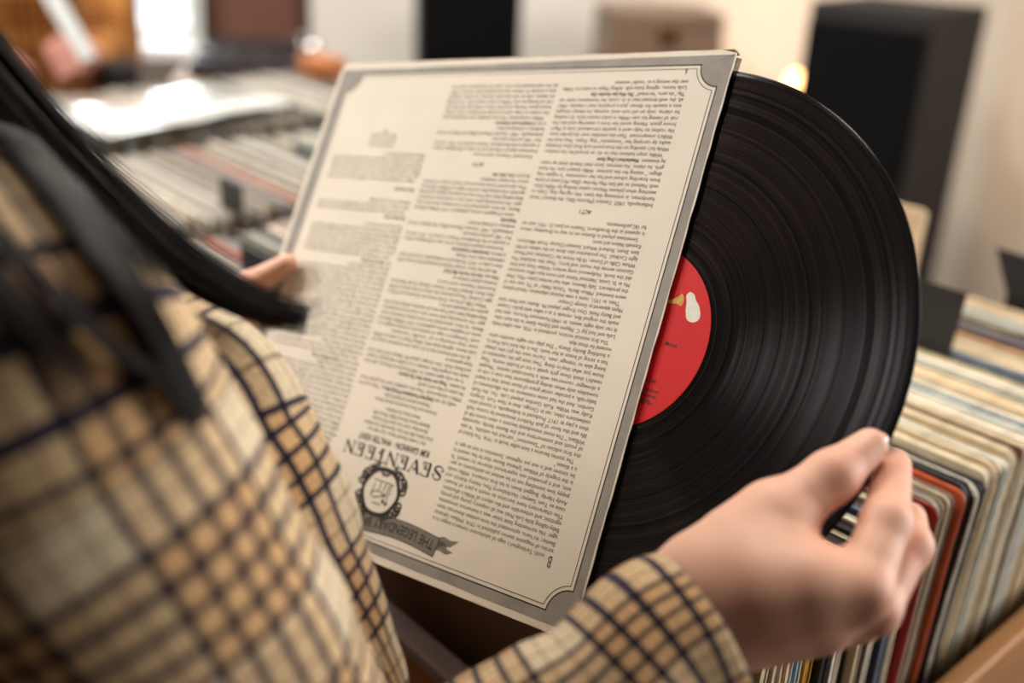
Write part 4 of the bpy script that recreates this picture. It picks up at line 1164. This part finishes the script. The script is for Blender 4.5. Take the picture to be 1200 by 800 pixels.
def shoe(t, an, Fd):
    Rd = Fd.cross(Vector((0, 0, 1))); b = Vector((an.x, an.y, 0))
    s, _, _ = loft([b - Fd * .07 + Vector((0, 0, .045)), b - Fd * .05 + Vector((0, 0, .05)), b + Vector((0, 0, .055)), b + Fd * .07 + Vector((0, 0, .045)), b + Fd * .14 + Vector((0, 0, .034)), b + Fd * .185 + Vector((0, 0, .028))],
                   [(.03, .03), (.042, .04), (.044, .042), (.034, .048), (.025, .045), (.012, .025)], 20, ref=Vector((0, 0, 1)))[:3]
    vs, fs, _ = loft([b - Fd * .07 + Vector((0, 0, .045)), b - Fd * .05 + Vector((0, 0, .05)), b + Vector((0, 0, .055)), b + Fd * .07 + Vector((0, 0, .045)), b + Fd * .14 + Vector((0, 0, .034)), b + Fd * .185 + Vector((0, 0, .028))],
                     [(.03, .03), (.042, .04), (.044, .042), (.034, .048), (.025, .045), (.012, .025)], 20, ref=Vector((0, 0, 1)))
    return mesh_obj('shoe', vs, fs, MT['shoe'], t, smooth=True, world=True)
def legs(t, J, m):
    for s in 'rl':
        h, k, a_ = J['hip' + s], J['kn' + s], J['an' + s]
        cloth_tube('trouser_leg', [row(h + Vector((0, 0, .05)), .078, .09), row(h, .092, .10), row((h + k) / 2, .09, .095), row(k, .07, .07), row((k + a_) / 2, .066, .066), row(a_ + Vector((0, 0, .01)), .062, .066)], m, t, 6, 32, wr=.006, fr=(12, 4))
    for s in 'rl': shoe(t, J['an' + s], (J['fwd']))

# ---- the shopper in the foreground
U = Vector((0, 0, 1))
FWD = cd(RN); FWD.z = 0; FWD.normalize(); LAT = FWD.cross(U).normalized()
neck = px(-240, 110, .45)
shr = px(0, 420, .335)
dr = neck.z - shr.z
shl = neck - LAT * .185 - U * dr
J = dict(neck=neck, shr=shr, shl=shl, head=neck + U * .175 + FWD * .055, pelvis=Vector((neck.x, neck.y, 0)) - FWD * .01 + U * .88)
J['elr'] = px(403, 1085, .405); J['wrr'] = px(806, 724, .432)
sl = lambda u, v, n=0.0: cw(sleeve_cam(u, v, n))
J['wrl'] = sl(-.085, .245, .022)
J['ell'] = shl - U * .225 + FWD * .10 - LAT * .03
for s, q in (('r', 1), ('l', -1)):
    J['hip' + s] = J['pelvis'] + LAT * .09 * q - U * .03; J['kn' + s] = J['hip' + s] - U * .39 + FWD * .015
    J['an' + s] = Vector((J['hip' + s].x, J['hip' + s].y, .085)) - FWD * .01
J['fwd'] = FWD
# right hand, pinching the rim of the record between thumb and forefinger
def on_disc(x, y, off):
    d = Vector(((x - 600) / F, (y - 400) / F, 1)); o_ = ST + RN * .0034; s = o_.dot(RN) / d.dot(RN); return cw(d * s + RN * off)
tip_t = on_disc(1029, 526, -.0088); tip_i = on_disc(1040, 540, .0088)
dz = (tip_t - CAM).dot(cd((0, 0, 1)))
W0 = px(806, 724, .432)
palm = [(tuple(px(725, 790, .422)), tuple(W0), .0215, .0225), (tuple(W0), tuple(px(880, 690, .425)), .0225, .021), (tuple(px(840, 700, .43)), tuple(px(945, 692, .42)), .021, .0185),
        (tuple(px(830, 672, .434)), tuple(px(902, 612, .442)), .0165, .0155), (tuple(px(845, 690, .434)), tuple(px(902, 645, .433)), .0180, .0140), (tuple(px(880, 692, .428)), tuple(px(965, 690, .424)), .0190, .0120), (tuple(px(870, 725, .437)), tuple(px(960, 725, .432)), .0170, .0135), (tuple(px(850, 740, .445)), tuple(px(935, 735, .448)), .014, .012)]
thumb = chain([px(870, 640, .438), px(912, 605, .44), px(975, 558, .445), tip_t + (tip_t - px(975, 558, .445)).normalized() * -.001], [.0165, .0136, .0106, .0076])
index = chain([px(945, 686, .417), px(1008, 692, .415), px(1038, 612, .432), tip_i], [.0145, .0116, .0097, .0074])
middle = chain([px(950, 702, .426), px(1022, 712, .428), px(1066, 640, .445), px(1066, 607, .459)], [.0130, .0106, .0088, .0070])
ring = chain([px(945, 722, .440), px(1006, 724, .445), px(1044, 672, .462), px(1040, 640, .476)], [.0115, .0095, .0082, .0068])
pinky = chain([px(930, 735, .452), px(980, 733, .460), px(1006, 692, .478), px(1004, 664, .490)], [.0105, .0085, .0072, .0060])
handR = hand_mesh(palm, [thumb, index, middle, ring, pinky])
# left hand, holding the far edge of the cover: thumb in front, fingers behind
S_ = lambda u, v, n: tuple(sl(u, v, n))
palmL = [(S_(-.11, .280, .022), S_(-.072, .228, .020), .024, .022), (S_(-.072, .228, .02), S_(-.032, .168, .022), .021, .014), (S_(-.072, .233, .02), S_(-.028, .208, .022), .020, .013), (S_(-.066, .222, .012), S_(-.030, .190, -.004), .017, .013)]
thumbL = chain([sl(-.031, .191, -.004), sl(-.004, .173, -.0125), sl(.0225, .1525, -.0086)], [.0125, .0102, .0072])
finL = []
for k, (v0, ln, r) in enumerate(((.153, .062, .0085), (.171, .068, .0086), (.190, .064, .0082), (.208, .050, .0072))):
    finL.append(chain([sl(-.034, v0 + .008, .022), sl(-.002, v0, .0255), sl(-.002 + ln * .5, v0 - .006, .0205), sl(-.002 + ln * .9, v0 - .011, .0068 + r * .8 + .0015)], [r + .003, r + .001, r, r * .8]))
handL = hand_mesh(palmL, [thumbL] + finL)
who, V, Q, at_, R3 = person('person', J, FWD, 'person with long dark hair in a tan checked jacket holding the cream cover', [handR, handL], head_tilt=.5)
skin_obj(who, V, Q, MT['skin'])
face_parts(who, at_, R3)
def nail(tip, prev, face, w_, l_, parent):
    ax = (tip - prev).normalized(); nn = (face - ax * face.dot(ax)).normalized(); sd = ax.cross(nn)
    mb = MB(); n = 8; g = []
    for i in range(n + 1):
        for j in range(n + 1):
            a_, b_ = (i / n - .5) * 2, (j / n - .5) * 2
            k = math.sqrt(max(0, 1 - .5 * b_ * b_)) ; kk = math.sqrt(max(0, 1 - .35 * a_ * a_))
            p = tip + sd * (w_ * a_ * k) + ax * (l_ * b_ * kk) + nn * (.0073 - .0034 * a_ * a_ - .0012 * b_ * b_)
            mb.v.append(tuple(p))
    for i in range(n):
        for j in range(n): mb.f.append((i * (n + 1) + j, (i + 1) * (n + 1) + j, (i + 1) * (n + 1) + j + 1, i * (n + 1) + j + 1)); mb.m.append(0)
    return mesh_obj('thumbnail', mb.v, mb.f, MT['nail'], parent, smooth=True, world=True)
nail(tip_t - (tip_t - px(975, 558, .445)).normalized() * .0025, px(975, 558, .445), (cd((.30, -.30, -.90))), .0060, .0075, who)
# jacket
jk = empty('jacket_root') if False else None
spine = lambda h, f=0.0: Vector((neck.x, neck.y, 0)) + FWD * f + U * h
hz = neck.z
jac, jv, jf = cloth_tube('jacket', [row(spine(hz - .62, -.01), .225, .165), row(spine(hz - .45, 0), .195, .145), row(spine(hz - .30, .01), .172, .125), row(spine(hz - .17, .008), .176, .125), row(spine(hz - .085, .0), .164, .105), row(spine(hz - .035, -.004), .118, .075), row(spine(hz - .002, -.006), .078, .068), row(spine(hz + .03, -.002), .064, .062)],
                        MT['jacket'], who, 6, 64, ref=LAT, wr=.006, fr=(14, 4), seed=3)
arm_ctrl = [row(shr - LAT * .055 + U * .02, .052, .052), row(shr - U * .004, .057, .057), row(px(76, 560, .345), .060, .060), row(px(169, 696, .357), .058, .058), row(px(299, 906, .383), .055, .055),
            row(px(385, 1075, .405) - U * .004, .056, .058), row(px(475, 1020, .410), .052, .054), row(px(590, 926, .414), .0455, .048), row(px(700, 844, .42), .0402, .042), row(px(775, 771, .4265), .037, .0385), row(px(820, 741, .431), .0362, .037)]
sr, srv, srf = cloth_tube('sleeve', arm_ctrl, MT['jacket'], jac, 9, 72, ref=FWD, wr=.0036, fr=(24, 6), seed=11, cuff=True, phase=(.004, .0))
wl = J['wrl']; el = J['ell']
cloth_tube('sleeve', [row(shl + LAT * .055 + U * .02, .06), row(shl, .063), row((shl + el) / 2, .057), row(el - U * .01, .056), row(el * .5 + wl * .5, .047), row(el * .12 + wl * .88, .038), row(wl, .035)], MT['jacket'], jac, 8, 48, ref=FWD, wr=.003, seed=5, cuff=True)
# open jacket front and rolled lapel on the right breast
def offs(pts, r):
    """axis of a tube whose right-hand contour in the photo follows pts (x, y, z)"""
    out = []
    for i, (x, y, z) in enumerate(pts):
        p, q = pts[max(i - 1, 0)], pts[min(i + 1, len(pts) - 1)]
        dx, dy = q[0] - p[0], q[1] - p[1]; l = math.hypot(dx, dy)
        k = r[i] / z * F
        out.append(row(px(x - dy / l * k, y + dx / l * k, z), r[i], r[i] * .9))
    return out
fp = [(60, 225, .435), (190, 320, .435), (303, 386, .435), (362, 472, .435), (408, 560, .44), (441, 648, .445), (462, 715, .45), (480, 778, .455), (488, 830, .46)]
front, fv, ff = cloth_tube('lapel', offs(fp, [.03, .04, .045, .045, .042, .036, .026, .016, .008]), MT['jacket'], jac, 8, 56, ref=FWD, wr=.002, seed=21, phase=(.02, .01))
f2 = [(330, 560, .52), (395, 660, .52), (450, 720, .52), (476, 790, .52), (500, 900, .52)]
cloth_tube('front_panel', offs(f2, [.05, .05, .05, .05, .05]), MT['jacket'], jac, 8, 40, ref=FWD, wr=.003, seed=31)
legs(who, J, MT['trouser'])
# hair
bv = BVHTree.FromPolygons([Vector(v) for v in jv + srv + fv], [f for f in jf] + [tuple(i + len(jv) for i in f) for f in srf] + [tuple(i + len(jv) + len(srv) for i in f) for f in ff])
def lay(p, lift):
    d = (p - CAM).normalized(); h = bv.ray_cast(CAM, d)
    if h[0] is not None:
        L = (h[0] - CAM).length - lift
        if L < (p - CAM).length: return CAM + d * L
    return p
rh = random.Random(8)
hm = MB()
def strands(guide, n, w0, w1, rad=.0005, lift=.004, curl_=.0, tipfray=1.0):
    g = catmull([list(q) for q in guide], 6); m_ = len(g)
    for s_ in range(n):
        ox, oy = rh.gauss(0, .5), rh.gauss(0, .5); tl = 1 - .22 * rh.random() ** 1.4; ph = rh.uniform(0, 6.28); lf = lift * rh.uniform(.6, 3.2)
        pts = []
        cnt = max(4, int(m_ * tl))
        for i in range(cnt):
            t = i / (m_ - 1); x, y, z = g[i]
            dx, dy = g[min(i + 1, m_ - 1)][0] - g[max(i - 1, 0)][0], g[min(i + 1, m_ - 1)][1] - g[max(i - 1, 0)][1]; l = math.hypot(dx, dy) or 1
            w = (w0 + (w1 - w0) * t) * (1.0 if t < .85 else 1.0 + .5 * (t - .85) / .15)
            k = ox * w + 2.0 * math.sin(ph + t * 5)
            p = px(x - dy / l * k, y + dx / l * k, z + oy * .006)
            pts.append(lay(p, lf))
        vs, fs, _ = loft(pts, [(rad * (1 - .75 * (i / (len(pts) - 1)) ** 3),) * 2 for i in range(len(pts))], 3, caps=False)
        hm.add(vs, fs)
strands([(-330, -330, 0.435), (-200, -130, 0.430), (-60, 30, 0.427), (8, 112, 0.425), (70, 180, 0.422), (128, 240, 0.419), (195, 300, 0.417), (262, 343, 0.415), (318, 366, 0.415), (368, 379, 0.415)], 620, 34, 11)
strands([(-330, -330, .435), (-60, 10, .427), (70, 165, .422), (195, 285, .417), (262, 330, .415), (330, 362, .415), (384, 374, .415)], 60, 46, 22, rad=.00035)
strands([(-330, -300, 0.425), (-180, -60, 0.420), (-40, 90, 0.415), (30, 165, 0.415), (88, 238, 0.415), (138, 312, 0.415), (186, 390, 0.415), (222, 455, 0.415), (236, 505, 0.415)], 300, 24, 12)
strands([(-340, -250, 0.415), (-200, 40, 0.415), (-80, 180, 0.415), (10, 285, 0.415), (70, 350, 0.415), (130, 405, 0.415), (190, 445, 0.415), (226, 500, 0.415)], 60, 16, 6)
strands([(-360, -200, 0.405), (-240, 100, 0.405), (-120, 260, 0.405), (-20, 330, 0.405), (60, 420, 0.405), (110, 520, 0.405)], 40, 40, 18)
# the rest of the hair: from the crown down the back and the far side
HC = Vector(J['head'])
Rm = Matrix(R3.tolist())
capv = []; NA, NB = 40, 20
for j in range(NB + 1):
    for i in range(NA):
        ph_ = math.pi * .74 * j / NB; th = 2 * math.pi * i / NA
        fr_ = max(0, math.sin(th)) * math.sin(ph_)
        v_ = Vector((math.sin(ph_) * math.cos(th) * .083, -.014 + math.sin(ph_) * math.sin(th) * (.100 if math.sin(th) < 0 else .088), .036 + math.cos(ph_) * .094))
        capv.append(HC + Rm @ v_)
capf = [(j * NA + i, j * NA + (i + 1) % NA, (j + 1) * NA + (i + 1) % NA, (j + 1) * NA + i) for j in range(NB) for i in range(NA) if not (j > NB * .55 and 1 < i < 19)]
hm.add(capv, capf)
for s_ in range(1700):
    th = rh.uniform(math.pi * .90, math.pi * 2.10)
    base = HC + Rm @ Vector((math.cos(th) * .084, -.014 + math.sin(th) * .10, .03 + rh.uniform(-.05, .06)))
    out = (base - HC); out.z = 0; out.normalize()
    dn = rh.uniform(.28, .40)
    end = Vector((neck.x, neck.y, neck.z)) - FWD * .10 * abs(math.sin(th)) + LAT * .11 * math.cos(th) + U * (.03 - dn + .18) - FWD * rh.uniform(.01, .05)
    pts = [tuple(q) for q in catmull([list(HC + (base - HC) * .96), list(base + out * .012 - U * .05), list(base * .55 + end * .45 + out * .02), list(end)], 4)]
    vs, fs, _ = loft([Vector(p) for p in pts], [(.0009, .0009)] * len(pts), 3, caps=False); hm.add(vs, fs)
mesh_obj('hair', hm.v, hm.f, MT['hair'], who, smooth=True, world=True, kind='stuff')

# ---- the man beyond the farthest crate
MF = CAM - px(40, 60, 2.25); MF.z = 0; MF.normalize(); ML = MF.cross(U).normalized()
base = px(28, 60, 2.28); base.z = 0
K = dict(neck=base + U * 1.46, pelvis=base + U * .96, head=base + U * 1.62 + MF * .03, fwd=MF)
for s, q in (('r', 1), ('l', -1)):
    K['sh' + s] = K['neck'] + ML * .19 * q - U * .05
    K['hip' + s] = K['pelvis'] + ML * .095 * q - U * .04; K['kn' + s] = K['hip' + s] - U * .42 + MF * .01; K['an' + s] = Vector((K['hip' + s].x, K['hip' + s].y, .085))
hL = px(90, 66, 2.02); hR = px(38, 96, 2.03)
# the man faces the camera: his left side is at the right of the photo
K['ell'] = px(128, 70, 2.20); K['wrl'] = px(116, 62, 2.08)
K['elr'] = K['shr'] - U * .26 + ML * .05; K['wrr'] = px(10, 90, 2.10)
K['wrl'] = hL + (K['ell'] - hL).normalized() * .075
def fist(w_, c, axis_up, out_):
    """hand curled round something thin"""
    a_ = (c - w_).normalized(); side = axis_up.normalized(); nn = a_.cross(side).normalized()
    palm_ = [(tuple(w_ - a_ * .04), tuple(w_), .026, .024), (tuple(w_), tuple(c + side * .012), .026, .022), (tuple(w_), tuple(c - side * .016), .024, .02)]
    fs_ = []
    for k in range(4):
        b_ = c + side * (.024 - .017 * k)
        fs_.append(chain([b_, b_ + a_ * .030 + nn * .006, b_ + a_ * .030 + nn * .032, b_ + a_ * .006 + nn * .040], [.0115, .0098, .009, .0078]))
    fs_.append(chain([w_ + side * .026, c + side * .040 + nn * .012, c + side * .040 + nn * .034 + a_ * .010], [.014, .0115, .009]))
    return hand_mesh(palm_, fs_, vox=.0025, kp=.014, kf=.008)
pn = px(76, 24, 2.0); pdir = (px(61, -4, 2.0) - px(90, 46, 2.0)).normalized()
man, V, Q, at2, R32 = person('person', K, MF, 'person in a mustard checked jacket with a narrow white leaflet, top left', [fist(K['wrl'], hL, pdir, MF), fist(K['wrr'], K['wrr'] + (hR - K['wrr']).normalized() * .07, U, MF)], head_tilt=.25)
skin_obj(man, V, Q, MT['skin2']); face_parts(man, at2, R32)
mj, _, _ = cloth_tube('jacket', [row(K['pelvis'] - U * .12, .205, .15), row(K['pelvis'] + U * .02, .195, .14), row(K['pelvis'] + U * .18, .185, .13), row(K['pelvis'] + U * .33, .192, .13), row(K['neck'] - U * .09, .175, .105), row(K['neck'] - U * .03, .12, .08), row(K['neck'] + U * .01, .078, .07)], MT['jacket2'], man, 6, 48, ref=ML, wr=.008, fr=(9, 3), seed=41)
for s in 'lr':
    a_, e_, w_ = K['sh' + s], K['el' + s], K['wr' + s]
    cloth_tube('sleeve', [row(a_ + (K['neck'] - a_) * .25, .068), row(a_, .07), row((a_ + e_) / 2, .064), row(e_, .062), row((e_ + w_) / 2, .054), row(w_ - (w_ - e_).normalized() * .01, .043)], MT['jacket2'], mj, 7, 36, ref=MF, wr=.006, fr=(14, 4), seed=43, cuff=True)
legs(man, K, MT['trouser'])
hh_ = MB(); HC2 = Vector(K['head']); Rm2 = Matrix(R32.tolist()); cv2 = []
for j in range(NB + 1):
    for i in range(NA):
        ph_ = math.pi * .56 * j / NB; th = 2 * math.pi * i / NA
        v_ = Vector((math.sin(ph_) * math.cos(th) * .083, -.016 + math.sin(ph_) * math.sin(th) * .100, .034 + math.cos(ph_) * .094))
        cv2.append(HC2 + Rm2 @ (v_ * (1 + .03 * noise.noise(v_ * 60))))
hh_.add(cv2, [(j * NA + i, j * NA + (i + 1) % NA, (j + 1) * NA + (i + 1) % NA, (j + 1) * NA + i) for j in range(NB) for i in range(NA) if not (j > NB * .72 and 3 < i < 17)])
mesh_obj('hair', hh_.v, hh_.f, MT['hair'], man, smooth=True, world=True)
o = MB().bbox((0, 0, 0), (.031, .012, .19), .003).build('leaflet', mat('leaflet_paper', (186, 192, 194), .5, noise_amt=.03), label='narrow white leaflet held upright by the man at top left', cat='leaflet')
zq = pdir; yq = (pn - CAM).normalized(); yq = (yq - zq * yq.dot(zq)).normalized(); xq = yq.cross(zq)
o.matrix_basis = Matrix.Translation(px(75, 20, 2.0)) @ Matrix((xq, yq, zq)).transposed().to_4x4()
# dark bag at his hip
bp_ = px(142, 100, 2.10)
o = MB()
o.bbox((0, 0, 0), (.07, .06, .10), .015)
bagm = empty('shoulder_bag', bp_, Matrix((ML, -MF, U)).transposed() if False else Matrix.Rotation(math.atan2(MF.y, MF.x) + math.pi / 2, 3, 'Z'), label="black shoulder bag at the mustard jacket's hip, beside the bright bag", cat='bag')
o.build('body', MT['black'], bagm)
# ------------------------------------------------------------------ light
w = bpy.data.worlds.new('daylight'); scene.world = w; w.use_nodes = True
bg = w.node_tree.nodes['Background']; bg.inputs['Color'].default_value = (.86, .93, 1.0, 1); bg.inputs['Strength'].default_value = 2.6
def area(name, loc, target, sx, sy, power, col):
    l = bpy.data.lights.new(name, 'AREA'); l.shape = 'RECTANGLE'; l.size = sx; l.size_y = sy; l.energy = power; l.color = col
    o = bpy.data.objects.new(name, l); COL.objects.link(o)
    o.location = loc; o.rotation_euler = (Vector(target) - Vector(loc)).to_track_quat('-Z', 'Y').to_euler()
    return o
def ceiling_panel(x, y, sx, sy, power, label):
    t = empty('ceiling_light', (x, y, ZC), label=label, cat='ceiling light')
    MB().bbox((0, 0, -.02), (sx + .06, sy + .06, .038), .004).build('frame', MT['white_plastic'], t)
    MB().box((0, 0, -.041), (sx, sy, .004)).build('diffuser', emit('lit_diffuser', (255, 240, 222), 2.0), t)
    area('ceiling_lamp', (x, y, ZC - .06), (x, y, 0), sx, sy, power, (1.0, .93, .84))
ceiling_panel(.5, 1.15, .7, .5, 34, 'small square ceiling light panel added as fill near the right wall')  # added fill panel that brightens the hand and forearm
ceiling_panel(-1.6, 1.2, .9, .6, 76, 'white rectangular ceiling light panel above the record table')
ceiling_panel(-.3, 2.3, 1.3, .6, 40, 'white rectangular ceiling light panel added as fill near the back wall')  # added fill panel that brightens the back wall
yb = (WB[0] + WB[1]) / 2
area('window_area_light', (yb, YB - .02, (WB[2] + WB[3]) / 2), (yb + .6, 0, .9), WB[1] - WB[0] - .1, WB[3] - WB[2] - .1, 45, (.92, .96, 1.0))
area('window_area_light', (XL + .02, (WLT[0] + WLT[1]) / 2, (WLT[2] + WLT[3]) / 2), (0, .9, 1.1), WLT[1] - WLT[0] - .1, WLT[3] - WLT[2] - .1, 80, (1.0, .97, .93))
area('window_area_light', (XR - .02, (WRT[0] + WRT[1]) / 2, (WRT[2] + WRT[3]) / 2), (.3, .75, 1.1), WRT[1] - WRT[0] - .1, WRT[3] - WRT[2] - .1, 25, (1.0, .97, .93))  # fill light set in the added right-hand window
pl = bpy.data.lights.new('lamp_bulb', 'POINT'); pl.energy = 3; pl.color = (1.0, .50, .20); pl.shadow_soft_size = .045
po = bpy.data.objects.new('lamp_bulb', pl); COL.objects.link(po); po.location = LAMP + Vector((0, .0, .11))
# ------------------------------------------------------------------ camera
cam = bpy.data.cameras.new('camera'); cam.sensor_width = 36; cam.lens = 36 * F / 1200; cam.clip_start = .01
co = bpy.data.objects.new('camera', cam); COL.objects.link(co)
mx = Matrix((cd((1, 0, 0)), cd((0, -1, 0)), cd((0, 0, -1)))).transposed().to_4x4(); mx.translation = CAM
co.matrix_world = mx
cam.dof.use_dof = True; cam.dof.focus_distance = .54; cam.dof.aperture_fstop = 2.8; cam.dof.aperture_blades = 0
scene.camera = co
vs_ = scene.view_settings; vs_.view_transform = 'Standard'; vs_.look = 'None'; vs_.gamma = 1; vs_.use_curve_mapping = False; vs_.exposure = -0.24
scene.cycles.use_denoising = True
scene.cycles.max_bounces = 8; scene.cycles.sample_clamp_indirect = 4.0
